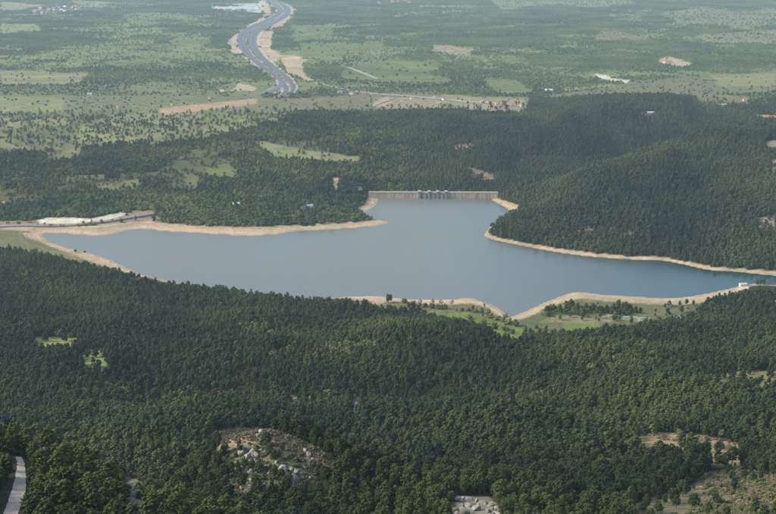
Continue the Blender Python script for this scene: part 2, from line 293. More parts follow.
# ------------------------------------------------------------------ materials
def new_mat(name):
    m_ = bpy.data.materials.new(name); m_.use_nodes = True
    nt = m_.node_tree
    for x in list(nt.nodes): nt.nodes.remove(x)
    o = nt.nodes.new('ShaderNodeOutputMaterial'); b = nt.nodes.new('ShaderNodeBsdfPrincipled')
    nt.links.new(b.outputs[0], o.inputs[0])
    return m_, nt, b
def N(nt, typ, **kw):
    x = nt.nodes.new(typ)
    for k_, v in kw.items():
        if k_.startswith('_'): setattr(x, k_[1:], v)
        else: x.inputs[k_].default_value = v
    return x
def mixcol(nt, a, b, fac, mode='MIX'):
    x = nt.nodes.new('ShaderNodeMix'); x.data_type = 'RGBA'; x.blend_type = mode
    for sock, v in ((x.inputs[0], fac), (x.inputs[6], a), (x.inputs[7], b)):
        if hasattr(v, 'is_linked'): nt.links.new(v, sock)
        elif isinstance(v, (tuple, list)): sock.default_value = tuple(v)[:3] + (1,)
        else: sock.default_value = v
    return x.outputs[2]
def ramp(nt, src, lo, hi, a=0.0, b=1.0):
    x = nt.nodes.new('ShaderNodeMapRange'); x.inputs[1].default_value = lo; x.inputs[2].default_value = hi
    x.inputs[3].default_value = a; x.inputs[4].default_value = b
    nt.links.new(src, x.inputs[0]); return x.outputs[0]
def noise(nt, scale, detail=4, rough=.6, vec=None):
    x = nt.nodes.new('ShaderNodeTexNoise'); x.inputs['Scale'].default_value = scale; x.inputs['Detail'].default_value = detail; x.inputs['Roughness'].default_value = rough
    if vec is not None: nt.links.new(vec, x.inputs['Vector'])
    return x.outputs[0]
def plain_mat(name, col, rough=.85, var=.25, scale=.4, spec=.2, metallic=0.0):
    m_, nt, b = new_mat(name)
    g = nt.nodes.new('ShaderNodeNewGeometry')
    f1 = noise(nt, scale, 5, .65, g.outputs['Position'])
    c = mixcol(nt, tuple(x * (1 - var) for x in col), tuple(min(1, x * (1 + var)) for x in col), ramp(nt, f1, .3, .7))
    nt.links.new(c, b.inputs['Base Color']); b.inputs['Roughness'].default_value = rough
    b.inputs['Specular IOR Level'].default_value = spec; b.inputs['Metallic'].default_value = metallic
    return m_

gm, nt, b = new_mat('ground')
at = N(nt, 'ShaderNodeAttribute', _attribute_name='cover'); g = nt.nodes.new('ShaderNodeNewGeometry')
P = g.outputs['Position']
f1 = noise(nt, .22, 5, .7, P); f2 = noise(nt, .035, 4, .6, P); f3 = noise(nt, .0045, 4, .6, P)
c = mixcol(nt, (.62, .62, .64), (1.36, 1.34, 1.28), ramp(nt, f1, .28, .72), 'MIX')
c1 = mixcol(nt, at.outputs['Color'], c, 1.0, 'MULTIPLY')
c2 = mixcol(nt, (.78, .84, .80), (1.22, 1.14, 1.08), ramp(nt, f2, .3, .7))
c3 = mixcol(nt, c1, c2, 1.0, 'MULTIPLY')
c4 = mixcol(nt, (.9, .95, .9), (1.1, 1.05, 1.05), ramp(nt, f3, .35, .65))
sz = nt.nodes.new('ShaderNodeSeparateXYZ'); nt.links.new(P, sz.inputs[0])
jz = nt.nodes.new('ShaderNodeMath'); jz.operation = 'MULTIPLY_ADD'; nt.links.new(f2, jz.inputs[0]); jz.inputs[1].default_value = 2.2; nt.links.new(sz.outputs[2], jz.inputs[2])
cz_ = nt.nodes.new('ShaderNodeCombineXYZ'); nt.links.new(jz.outputs[0], cz_.inputs[2])
strand = noise(nt, 1.5, 3, .7, cz_.outputs[0])            # old waterlines left along the bank
low = ramp(nt, sz.outputs[2], 5.0, 8.0, 1.0, 0.0)
c5 = mixcol(nt, (1, 1, 1), mixcol(nt, (.55, .56, .55), (1.3, 1.28, 1.22), ramp(nt, strand, .36, .62)), low)
nt.links.new(mixcol(nt, mixcol(nt, c3, c4, 1.0, 'MULTIPLY'), c5, 1.0, 'MULTIPLY'), b.inputs['Base Color'])
b.inputs['Roughness'].default_value = .95; b.inputs['Specular IOR Level'].default_value = .1
bp = N(nt, 'ShaderNodeBump', Strength=.6, Distance=1.5); nt.links.new(f1, bp.inputs['Height']); nt.links.new(bp.outputs[0], b.inputs['Normal'])

def leaf_mat(name, dark, light, alt, altw=.25):
    """foliage: every tree a little different, kinds of green in drifts over the slope"""
    m_, nt, b = new_mat(name)
    oi = nt.nodes.new('ShaderNodeObjectInfo'); g = nt.nodes.new('ShaderNodeNewGeometry')
    c = mixcol(nt, dark, light, oi.outputs['Random'])
    drift = noise(nt, .008, 3, .6, oi.outputs['Location'])
    c = mixcol(nt, c, alt, ramp(nt, drift, .40, .62, 0, altw * 2.5))
    drift2 = noise(nt, .0035, 2, .5, oi.outputs['Location'])
    c = mixcol(nt, c, mixcol(nt, (.60, .68, .78), (1.42, 1.34, 1.08), ramp(nt, drift2, .36, .64)), 1.0, 'MULTIPLY')
    wn_ = nt.nodes.new('ShaderNodeTexWhiteNoise'); nt.links.new(oi.outputs['Location'], wn_.inputs['Vector'])
    c = mixcol(nt, c, alt, ramp(nt, wn_.outputs['Value'], .78, 1.0, 0, .55))
    f = noise(nt, .9, 4, .7, g.outputs['Position'])
    c = mixcol(nt, c, mixcol(nt, (.6, .62, .6), (1.45, 1.42, 1.35), ramp(nt, f, .3, .7)), 1.0, 'MULTIPLY')
    nt.links.new(c, b.inputs['Base Color']); b.inputs['Roughness'].default_value = .75; b.inputs['Specular IOR Level'].default_value = .22
    return m_
M_PINE = leaf_mat('pine_needles', (.011, .024, .010), (.035, .056, .019), (.070, .089, .026), .36)
M_HILL = leaf_mat('hill_needles', (.016, .033, .019), (.047, .071, .033), (.074, .091, .038), .36)
M_OAK = leaf_mat('oak_leaves', (.066, .108, .034), (.125, .165, .050), (.16, .182, .060))
M_HOLM = leaf_mat('holm_oak_leaves', (.030, .046, .025), (.050, .068, .034), (.06, .074, .038))
M_BUSH = leaf_mat('bush_leaves', (.055, .085, .028), (.10, .13, .045), (.13, .13, .06))
M_GREY = leaf_mat('bare_twigs', (.12, .10, .08), (.18, .15, .12), (.14, .13, .09))
M_BROWN = leaf_mat('dry_scrub', (.13, .105, .072), (.20, .165, .112), (.13, .125, .07))
M_BARK = plain_mat('pine_bark', (.17, .10, .06), .9, .35, 1.5)
M_OBARK = plain_mat('oak_bark', (.13, .11, .085), .9, .3, 1.5)
M_ROCK = plain_mat('granite', (.30, .275, .225), .95, .5, .9)
M_CONC = plain_mat('dam_concrete', (.52, .42, .28), .85, .22, .12)
nt = M_CONC.node_tree; bs = next(x for x in nt.nodes if x.type == 'BSDF_PRINCIPLED'); g_ = nt.nodes.new('ShaderNodeNewGeometry')
mp = N(nt, 'ShaderNodeMapping', Scale=(.45, .45, .03)); nt.links.new(g_.outputs['Position'], mp.inputs['Vector'])
st = mixcol(nt, (.55, .54, .52), (1.1, 1.1, 1.1), ramp(nt, noise(nt, 1.0, 4, .7, mp.outputs[0]), .34, .6)); old = bs.inputs['Base Color'].links[0].from_socket
nt.links.new(mixcol(nt, old, st, 1.0, 'MULTIPLY'), bs.inputs['Base Color'])
M_CONC2 = plain_mat('pale_concrete', (.60, .535, .43), .8, .15, .3)
M_TOWER = plain_mat('grey_concrete', (.27, .27, .26), .85, .2, .5)
M_TAR = plain_mat('asphalt', (.16, .16, .162), .8, .12, .05)
M_CUT = plain_mat('cut_earth', (.46, .37, .26), .95, .25, .03)
M_LANE = plain_mat('worn_asphalt', (.13, .13, .13), .8, .12, .05)
M_TARMAC = plain_mat('crest_road', (.30, .265, .225), .85, .12, .2)
M_TRACK = plain_mat('track_gravel', (.58, .47, .36), .95, .3, .45)
M_PATH = plain_mat('pale_gravel', (.36, .325, .26), .95, .15, .1)
M_STONE = plain_mat('wall_masonry', (.30, .235, .185), .9, .25, .25)
M_WHITE = plain_mat('white_render', (.78, .76, .71), .8, .06, .3)
M_CREAM = plain_mat('cream_render', (.62, .54, .42), .8, .1, .3)
M_TILE = plain_mat('clay_tiles', (.42, .20, .13), .85, .2, .6)
M_SLATE = plain_mat('grey_roof', (.30, .31, .32), .7, .15, .6)
M_METAL = plain_mat('pale_sheet_roof', (.70, .72, .72), .5, .1, .3)
M_GLASS = plain_mat('window_glass', (.05, .06, .07), .15, .1, 1., .5)
M_STEEL = plain_mat('galvanised_steel', (.42, .43, .44), .5, .1, 1.)
M_RUBBER = plain_mat('rubber', (.03, .03, .03), .8, .1, 1.)

# water
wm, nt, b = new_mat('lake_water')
g = nt.nodes.new('ShaderNodeNewGeometry'); P = g.outputs['Position']
mp = N(nt, 'ShaderNodeMapping', Scale=(.004, .0012, .004)); nt.links.new(P, mp.inputs['Vector']); mp.inputs['Rotation'].default_value = (0, 0, R(25))
streak = noise(nt, 1.0, 4, .55, mp.outputs[0])
rip = noise(nt, .35, 5, .65, P)
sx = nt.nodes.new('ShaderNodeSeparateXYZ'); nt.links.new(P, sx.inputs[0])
openw = ramp(nt, sx.outputs[0], 120, 520, 0.0, 1.0)      # the right arm lies sheltered from the wind
mr = nt.nodes.new('ShaderNodeMath'); mr.operation = 'MULTIPLY_ADD'; nt.links.new(openw, mr.inputs[0]); mr.inputs[1].default_value = -.17; nt.links.new(ramp(nt, streak, .2, .8, .16, .42), mr.inputs[2])
shelter = mr.outputs[0]
nt.links.new(mixcol(nt, mixcol(nt, (.145, .152, .118), (.185, .190, .150), ramp(nt, streak, .2, .8)), (.028, .060, .052), ramp(nt, sx.outputs[0], 100, 480, 0.0, 1.0)), b.inputs['Base Color'])   # streaked open water; right arm's dark reflection and cloud shade painted into the colour
nt.links.new(shelter, b.inputs['Roughness'])
b.inputs['IOR'].default_value = 1.333
bp = N(nt, 'ShaderNodeBump', Strength=.22, Distance=.5); nt.links.new(rip, bp.inputs['Height']); nt.links.new(bp.outputs[0], b.inputs['Normal'])

# ------------------------------------------------------------------ mesh helpers
def mesh_np(name, V, faces, mat=None):
    me = bpy.data.meshes.new(name)
    V = np.asarray(V, np.float32)
    if isinstance(faces, np.ndarray):
        k_ = faces.shape[1]; nf = len(faces)
        me.vertices.add(len(V)); me.vertices.foreach_set('co', V.ravel())
        me.loops.add(nf * k_); me.loops.foreach_set('vertex_index', faces.astype(np.int32).ravel())
        me.polygons.add(nf); me.polygons.foreach_set('loop_start', np.arange(0, nf * k_, k_, dtype=np.int32))
        me.update(calc_edges=True)
    else:
        me.from_pydata([tuple(map(float, v)) for v in V], [], faces); me.update()
    if mat: me.materials.append(mat)
    return me
def link(name, me, parent=None, loc=None, rot=None):
    o = bpy.data.objects.new(name, me); COL.objects.link(o)
    if parent: o.parent = parent
    if loc is not None: o.location = loc
    if rot is not None: o.rotation_euler = rot
    return o
def tag(o, label=None, cat=None, group=None, kind=None):
    if label: o['label'] = label
    if cat: o['category'] = cat
    if group: o['group'] = group
    if kind: o['kind'] = kind
    return o
class MB:
    def __init__(self): self.v = []; self.f = []
    def add(self, v, f):
        o = len(self.v); self.v += [tuple(x) for x in v]; self.f += [tuple(i + o for i in q) for q in f]; return self
    def box(self, x0, x1, y0, y1, z0, z1, taper=0.0):
        t_ = taper
        return self.add([(x0, y0, z0), (x1, y0, z0), (x1, y1, z0), (x0, y1, z0), (x0 + t_, y0 + t_, z1), (x1 - t_, y0 + t_, z1), (x1 - t_, y1 - t_, z1), (x0 + t_, y1 - t_, z1)],
                 [(0, 3, 2, 1), (4, 5, 6, 7), (0, 1, 5, 4), (1, 2, 6, 5), (2, 3, 7, 6), (3, 0, 4, 7)])
    def prism(self, prof, x0, x1):
        n_ = len(prof); v = [(x0, p, q) for p, q in prof] + [(x1, p, q) for p, q in prof]
        f = [tuple(range(n_)), tuple(range(2 * n_ - 1, n_ - 1, -1))] + [(i, i + n_, (i + 1) % n_ + n_, (i + 1) % n_) for i in range(n_)]
        return self.add(v, f)
    def tube(self, p0, p1, r0, r1, n_=6):
        p0, p1 = Vector(p0), Vector(p1); d = (p1 - p0).normalized()
        a = d.orthogonal().normalized(); c_ = d.cross(a)
        v = [p0 + (a * math.cos(k_ * 6.2832 / n_) + c_ * math.sin(k_ * 6.2832 / n_)) * r0 for k_ in range(n_)] + [p1 + (a * math.cos(k_ * 6.2832 / n_) + c_ * math.sin(k_ * 6.2832 / n_)) * r1 for k_ in range(n_)]
        return self.add(v, [(i, (i + 1) % n_, (i + 1) % n_ + n_, i + n_) for i in range(n_)] + [tuple(range(n_ - 1, -1, -1)), tuple(range(n_, 2 * n_))])
    def mesh(self, name, mat): return mesh_np(name, self.v, self.f, mat)
def empty(name, loc, rz=0):
    o = bpy.data.objects.new(name, None); COL.objects.link(o); o.location = loc; o.rotation_euler = (0, 0, rz); o.empty_display_size = 1; return o
def copy_tree(o, parent=None):
    c_ = o.copy(); COL.objects.link(c_); c_.parent = parent
    for ch in o.children: copy_tree(ch, c_)
    return c_

# ------------------------------------------------------------------ ground and water
idx = np.arange(GX.size).reshape(GX.shape)
quads = np.stack([idx[:-1, :-1], idx[:-1, 1:], idx[1:, 1:], idx[1:, :-1]], -1).reshape(-1, 4)
gme = mesh_np('ground', np.stack([GX, GY, Z], -1).reshape(-1, 3), quads, gm)
ca = gme.attributes.new('cover', 'FLOAT_COLOR', 'POINT')
ca.data.foreach_set('color', np.concatenate([BASE, np.ones(Z.shape + (1,))], -1).astype(np.float32).ravel())
gme.polygons.foreach_set('use_smooth', np.ones(len(quads), bool))
tag(link('ground', gme), kind='structure')
cx = LAKE - np.roll(LAKE, 2, 0) ; tn = np.roll(LAKE, -1, 0) - np.roll(LAKE, 1, 0)
nrm = np.stack([tn[:, 1], -tn[:, 0]], -1); nrm /= np.linalg.norm(nrm, axis=1)[:, None] + 1e-9
area = np.sum(LAKE[:, 0] * np.roll(LAKE[:, 1], -1) - LAKE[:, 1] * np.roll(LAKE[:, 0], -1))
WL = LAKE + nrm * (2.5 if area > 0 else -2.5)
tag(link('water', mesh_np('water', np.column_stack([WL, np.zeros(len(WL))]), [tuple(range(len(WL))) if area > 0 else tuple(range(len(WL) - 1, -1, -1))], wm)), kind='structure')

# ------------------------------------------------------------------ roads
def ribbon(name, L, Rr, mat, lift, n_=6, across=4, jitter=0.0, spl=True):
    L = catmull([hit(*p) for p in L], n_); Rr = catmull([hit(*p) for p in Rr], n_)
    rows = len(L); t_ = np.linspace(0, 1, across + 1)
    if jitter:
        jl = RNG.normal(0, jitter, (rows, 1)); L = L + jl * (L - Rr) / np.linalg.norm(L - Rr, axis=1)[:, None]
        jl = RNG.normal(0, jitter, (rows, 1)); Rr = Rr + jl * (Rr - L) / np.linalg.norm(L - Rr, axis=1)[:, None]
    XY = L[:, None] * (1 - t_[None, :, None]) + Rr[:, None] * t_[None, :, None]
    zz = ground(XY[..., 0], XY[..., 1]) + lift
    V = np.concatenate([XY, zz[..., None]], -1).reshape(-1, 3)
    ii = np.arange(rows * (across + 1)).reshape(rows, -1)
    q = np.stack([ii[:-1, :-1], ii[:-1, 1:], ii[1:, 1:], ii[1:, :-1]], -1).reshape(-1, 4)
    me = mesh_np(name, V, q, mat); me.polygons.foreach_set('use_smooth', np.ones(len(q), bool))
    o = link(name, me); tag(o, kind='structure')
    # road beds carry no trees
    return o, XY
MOT = [(262, -5, 6), (270, 0, 6.4), (279, 4.5, 6.8), (284, 9.5, 6.6), (282, 15, 7.4), (273, 20.5, 9), (262, 25.5, 10), (252, 31, 10), (247, 38, 9.8), (247.5, 45, 9.4), (252, 53, 9), (260, 61, 8.6), (269, 68, 8.2), (277, 74, 7.8), (284, 80, 7.2), (288.5, 86, 6.6), (289.5, 91, 5.4), (286, 95, 4.4), (279, 98, 3.6)]
bed = []
MED = np.array([hit(x - w_, y) for x, y, w_ in MOT] + [hit(x + w_, y) for x, y, w_ in MOT[::-1]])
mm = (GY > 3000) & (np.abs(GX) < 2200)
DENS[mm] = np.where(poly_sd(GX[mm], GY[mm], MED) < 6, 0, DENS[mm])
for a0, a1 in ((-1.0, -.18), (.22, .98)):
    _, XY = ribbon('motorway', [(x + w_ * a0, y) for x, y, w_ in MOT], [(x + w_ * a1, y) for x, y, w_ in MOT], M_TAR, 1.6, 5, 3); bed.append(XY)
for a0, a1 in ((-.78, -.46), (.48, .78)):
    ribbon('motorway_lane', [(x + w_ * a0, y) for x, y, w_ in MOT], [(x + w_ * a1, y) for x, y, w_ in MOT], M_LANE, 1.9, 5, 1)
for a0, a1 in ((-1.5, -1.04), (-.1, .0), (1.02, 1.42)):
    ribbon('motorway_verge', [(x + w_ * a0, y) for x, y, w_ in MOT], [(x + w_ * a1, y) for x, y, w_ in MOT], M_CUT, 1.5, 5, 2, 3.0)
ribbon('slip_road', [(281, 80), (277, 86), (268, 91), (258, 94.5)], [(285, 82), (282, 88), (272, 92.5), (259, 96)], M_TAR, 2.0, 5, 2)
ribbon('country_road', [(341, 66), (350, 69), (362, 74), (376, 79.6)], [(342.5, 65.4), (352, 68.2), (364.5, 73), (378, 78.6)], M_PATH, 1.6, 5, 2)
ribbon('country_road', [(320, 84), (350, 91), (380, 95), (420, 98), (470, 103), (520, 107)], [(320, 83), (350, 90), (380, 93.8), (420, 96.8), (470, 101.8), (520, 105.8)], M_PATH, 1.4, 5, 2)
ribbon('country_road', [(374, 107), (382, 103), (394, 99)], [(372, 106), (381, 101.8), (394, 97.8)], M_PATH, 1.4, 5, 2)
ribbon('lakeside_road', [(-12, 228), (40, 226.6), (90, 224), (130, 218.5), (152, 214.6)], [(-12, 226.8), (40, 225.5), (90, 222.9), (130, 217.6), (152, 213.9)], M_TARMAC, 2.5, 6, 2)
ribbon('lakeside_path', [(272, 212.6), (300, 211), (318, 209.8)], [(272, 211.2), (300, 209.8), (318, 208.6)], M_PATH, .35, 6, 2)
_, XY = ribbon('dirt_track', [(1, 520), (6, 507), (12, 490), (16, 474), (17, 464), (15.5, 457)], [(17, 520), (20, 507), (25.5, 490), (26, 474), (24.5, 464), (21.5, 457)], M_TRACK, .18, 7, 5, .15); bed.append(XY)
for XY in bed:
    c_ = XY.mean(1); hwd = np.linalg.norm(XY[:, 0] - XY[:, -1], axis=1).max() / 2 + (1.5 if c_[0, 1] < 900 else 4)
    x0, y0 = XY.reshape(-1, 2).min(0) - 40; x1, y1 = XY.reshape(-1, 2).max(0) + 40
    mm = (GX > x0) & (GX < x1) & (GY > y0) & (GY < y1)
    outl = np.concatenate([XY[:, 0], XY[::-1, -1]])
    DENS[mm] = np.where(poly_sd(GX[mm], GY[mm], outl) < (1.8 if c_[0, 1] < 900 else 5), 0, DENS[mm])
    if c_[0, 1] < 900:
        pass

# ------------------------------------------------------------------ dam
dm = empty('dam', (D0[0], D0[1], 0), math.atan2((D1 - D0)[1], (D1 - D0)[0]))
tag(dm, 'long straight tan concrete dam closing the far end of the lake', 'dam')
L = float(np.linalg.norm(D1 - D0)); CZ = 11.0
link('body', MB().prism([(-3.2, -30), (-3.2, CZ - 1.2), (-3.8, CZ - .6), (-3.8, CZ - .02), (3.4, CZ - .02), (3.4, CZ - 3), (20, -30)], 0, L).mesh('body', M_CONC), dm)
link('crest_road', MB().box(.5, L - .5, -3.0, 2.9, CZ - .3, CZ + .03).mesh('crest_road', M_TARMAC), dm)
for y0, y1 in ((-3.9, -3.35), (3.0, 3.5)): link('parapet', MB().box(0, L, y0, y1, CZ, CZ + 1.5).mesh('parapet', M_CONC2), dm)
rib = MB().box(-.35, .35, -3.6, -3.18, -6, CZ - 1.3).mesh('joint_rib', M_CONC2)
for k in range(1, int(L / 14)):
    if not (.40 < k * 14 / L < .64): link('joint_rib', rib, dm, (k * 14, 0, 0))
pier = MB().box(-1.7, 1.7, -8.5, -3.25, -14, CZ + 1.2).mesh('intake_pier', M_TOWER)
hut = MB().box(-2.4, 2.4, -9, -1.2, CZ + 1.2, CZ + 3.6).mesh('gate_house', M_TOWER)
rf = MB().box(-2.9, 2.9, -9.5, -.8, CZ + 3.6, CZ + 4.1).mesh('roof', M_CONC2)
win = MB().box(-1.2, 1.2, -9.06, -8.9, CZ + 2.0, CZ + 3.1).mesh('window', M_GLASS)
for px_ in (419.5, 429, 437.5, 446):
    tx = (px_ - 368.5) / (498 - 368.5) * L
    p_ = link('intake_pier', pier, dm, (tx, 0, 0)); h_ = link('gate_house', hut, dm, (tx, 0, 0)); link('roof', rf, h_); link('window', win, h_)
link('service_deck', MB().box((419.5 - 368.5) / 129.5 * L, (446 - 368.5) / 129.5 * L, -6.6, -3.95, CZ - 1.0, CZ - .4).mesh('service_deck', M_TOWER), dm)
gate = MB().box(-3.0, 3.0, -5.2, -4.9, -4, CZ - 3.2).mesh('sluice_gate', M_STEEL)
for px_ in (424.3, 433.2, 441.8): link('sluice_gate', gate, dm, ((px_ - 368.5) / 129.5 * L, 0, 0))
lp = MB().tube((0, 0, 0), (0, 0, 7), .22, .14).add([(-.2, -.2, 7), (.2, -.2, 7), (.2, 1.6, 7.3), (-.2, 1.6, 7.3), (-.2, -.2, 7.3), (.2, -.2, 7.3), (.2, 1.6, 7.5), (-.2, 1.6, 7.5)], [(0, 3, 2, 1), (4, 5, 6, 7), (0, 1, 5, 4), (1, 2, 6, 5), (2, 3, 7, 6), (3, 0, 4, 7)]).mesh('lamp_post', M_STEEL)
rotd = dm.rotation_euler.z
for px_ in (384, 407, 470):
    tx = (px_ - 368.5) / 129.5 * L
    o = link('lamp_post', lp, None, (D0[0] + math.cos(rotd) * tx - math.sin(rotd) * 2.6, D0[1] + math.sin(rotd) * tx + math.cos(rotd) * 2.6, CZ + .03), (0, 0, rotd + math.pi))
    tag(o, 'thin grey lamp post standing on the crest of the dam', 'lamp post', 'lamp posts along the dam crest')

# retaining wall under the lakeside road
wp = catmull([hit(p, q) for p, q in [(-12, 228.3), (40, 227.2), (90, 224.4), (130, 219), (152, 215.2)]], 8)
wz = ground(wp[:, 0], wp[:, 1])
wb = MB(); wc = MB()
for i in range(len(wp) - 1):
    for tgt, off0, off1, za, zb in ((wb, -7, .9, -3, 2.3), (wc, .2, 1.05, 2.3, 3.0)):
        d = wp[i + 1] - wp[i]; nn = np.array([d[1], -d[0]]) / np.linalg.norm(d)
        a, b_ = wp[i] + nn * off1, wp[i + 1] + nn * off1; c_, e = wp[i + 1] + nn * off0, wp[i] + nn * off0
        zi, zj = wz[i], wz[i + 1]
        tgt.add([(*a, zi + za), (*b_, zj + za), (*c_, zj + za), (*e, zi + za), (*a, zi + zb), (*b_, zj + zb), (*c_, zj + zb), (*e, zi + zb)], [(0, 3, 2, 1), (4, 5, 6, 7), (0, 1, 5, 4), (1, 2, 6, 5), (2, 3, 7, 6), (3, 0, 4, 7)])
rw = empty('retaining_wall', (0, 0, 0)); tag(rw, 'long brown masonry wall carrying the lakeside road past the pale sand', 'wall')
link('wall', wb.mesh('wall', M_STONE), rw); link('coping', wc.mesh('coping', M_CONC2), rw)

# ------------------------------------------------------------------ trees
ICO = None
def ico():
    t_ = (1 + 5**.5) / 2
    v = np.array([(-1, t_, 0), (1, t_, 0), (-1, -t_, 0), (1, -t_, 0), (0, -1, t_), (0, 1, t_), (0, -1, -t_), (0, 1, -t_), (t_, 0, -1), (t_, 0, 1), (-t_, 0, -1), (-t_, 0, 1)], float)
    v /= np.linalg.norm(v[0])
    f = np.array([(0, 11, 5), (0, 5, 1), (0, 1, 7), (0, 7, 10), (0, 10, 11), (1, 5, 9), (5, 11, 4), (11, 10, 2), (10, 7, 6), (7, 1, 8), (3, 9, 4), (3, 4, 2), (3, 2, 6), (3, 6, 8), (3, 8, 9), (4, 9, 5), (2, 4, 11), (6, 2, 10), (8, 6, 7), (9, 8, 1)])
    return v, f
IV, IF = ico()
def crown(name, mat, nclump, cr, tuft, envelope, z0, z1, seed, core=True):
    """clumps of leaf-sized faces spread through a crown volume"""
    r_ = np.random.default_rng(seed); V = []; Fc = []; base = 0
    lean = r_.normal(0, .25, 2)
    for k_ in range(nclump):
        t_ = (k_ + r_.uniform(0, 1)) / nclump
        rad = envelope(t_) * (r_.uniform(.35, 1.0)**.6 if core else r_.uniform(.7, 1.))
        rad *= .8 + .4 * math.sin(k_ * 1.9 + seed) ** 2
        a = k_ * 2.39996 + r_.normal(0, .4)
        c_ = np.array([math.cos(a) * rad + lean[0] * t_, math.sin(a) * rad + lean[1] * t_, z0 + (z1 - z0) * t_])
        s_ = cr * r_.uniform(.7, 1.25) * (1.08 - .22 * t_)
        v = IV * (s_ * r_.uniform(.72, 1.18, (12, 1))) * np.array([1, 1, .68]) + c_
        V.append(v); Fc.append(IF + base); base += 12
        for q in range(tuft):
            d = r_.normal(0, 1, 3); d[2] = abs(d[2]) * .7 - .15; d /= np.linalg.norm(d)
            p = c_ + d * s_ * np.array([1, 1, .7]) * .85; w_ = r_.normal(0, 1, 3); w_ = np.cross(w_, d); w_ /= np.linalg.norm(w_)
            l_ = s_ * r_.uniform(.35, .75); ww = s_ * .26
            V.append(np.array([p - w_ * ww, p + w_ * ww, p + d * l_])); Fc.append(np.array([[0, 1, 2]]) + base); base += 3
    return mesh_np(name, np.concatenate(V), np.concatenate(Fc), mat)
def pine_env(R0): return lambda t_: R0 * (math.sin(math.pi * (t_ * .74 + .2)) ** .65) * (1 - .12 * t_)
def round_env(R0): return lambda t_: R0 * math.sin(math.pi * (t_ * .85 + .12)) ** .7
def trunk(name, mat, h, r, limbs, seed, z0):
    r_ = random.Random(seed); m_ = MB(); p = Vector((0, 0, -1.2)); rr = r
    for k_ in range(4):
        q = Vector((r_.uniform(-.15, .15), r_.uniform(-.15, .15), (k_ + 1) * h / 4))
        m_.tube(p, q, rr, rr * .78, 6); p = q; rr *= .78
    for k_ in range(limbs):
        a = r_.uniform(0, 6.28); z = r_.uniform(z0 * .8, h * .9)
        m_.tube((0, 0, z), (math.cos(a) * r_.uniform(1.2, 2.2), math.sin(a) * r_.uniform(1.2, 2.2), z + r_.uniform(.3, 1.2)), r * .3, r * .1, 4)
    return m_.mesh(name, mat)
PINES = []   # detailed variants
for k in range(6):
    hh = (10.5, 11.5, 9.6, 12.2, 10.8, 9.0)[k]; rr = (2.9, 2.6, 3.2, 2.8, 2.4, 3.1)[k]
    PINES.append((crown('crown', M_PINE, 84, .66, 9, pine_env(rr), hh * (.30, .36, .28, .4, .3, .26)[k], hh, 100 + k), trunk('trunk', M_BARK, hh * .9, .27, 5, k, hh * .35)))
def simple(name, mat, nc, cr, tf, env, z0, z1, seed): return crown(name, mat, nc, cr, tf, env, z0, z1, seed)
LOW_PINE = [simple('crown', M_PINE, 17, 1.45, 7, pine_env((2.7, 2.4, 3.0, 2.5)[k]), 2.6, (10.5, 11.2, 9.6, 11.8)[k], 200 + k) for k in range(4)]
LOW_HILL = [simple('crown', M_HILL, 13, 1.7, 5, pine_env((2.9, 2.5, 3.1, 2.7)[k]), 2.2, (10.3, 11.2, 9.4, 11.8)[k], 300 + k) for k in range(4)]
OAKS = [simple('crown', M_OAK, 14, 1.9, 5, round_env((4.2, 3.6, 4.8)[k]), 1.8, (7.6, 8.2, 7.2)[k], 400 + k) for k in range(3)]
HOLMS = [simple('crown', M_HOLM, 14, 1.9, 5, round_env((4.0, 3.6, 4.6)[k]), 1.4, (7.2, 7.8, 6.6)[k], 420 + k) for k in range(3)]
BUSHES = [simple('crown', M_BUSH, 10, 1.05, 8, round_env((1.9, 2.3, 1.6)[k]), .5, (2.9, 2.6, 3.4)[k], 440 + k) for k in range(3)]
SCRUB_M = [simple('scrub', M_BROWN, 9, .62, 10, round_env((1.2, 1.5)[k]), .1, (1.4, 1.7)[k], 460 + k) for k in range(2)]
OAK_TRUNK = trunk('trunk', M_OBARK, 4.5, .35, 4, 5, 2.0)
GREY_CROWN = [simple('crown', M_GREY, 22, .8, 16, round_env(2.8), 2.2, 7.8, 480)]

def grid_points(y0, y1, sp, dens, jit=.48, xl=.37, seed=0):
    """jittered points over the fan of ground between two distances, thinned by a density map"""
    r_ = np.random.default_rng(seed); out = []
    yy = np.arange(y0, y1, sp)
    for y in yy:
        w_ = xl * y + 40; xs = np.arange(-w_, w_, sp) + r_.uniform(0, sp)
        out.append(np.column_stack([xs + r_.uniform(-jit, jit, len(xs)) * sp, np.full(len(xs), y) + r_.uniform(-jit, jit, len(xs)) * sp]))
    p = np.concatenate(out)
    d = grid_sample(dens, p[:, 0], p[:, 1])
    return p[r_.uniform(0, 1, len(p)) < d]

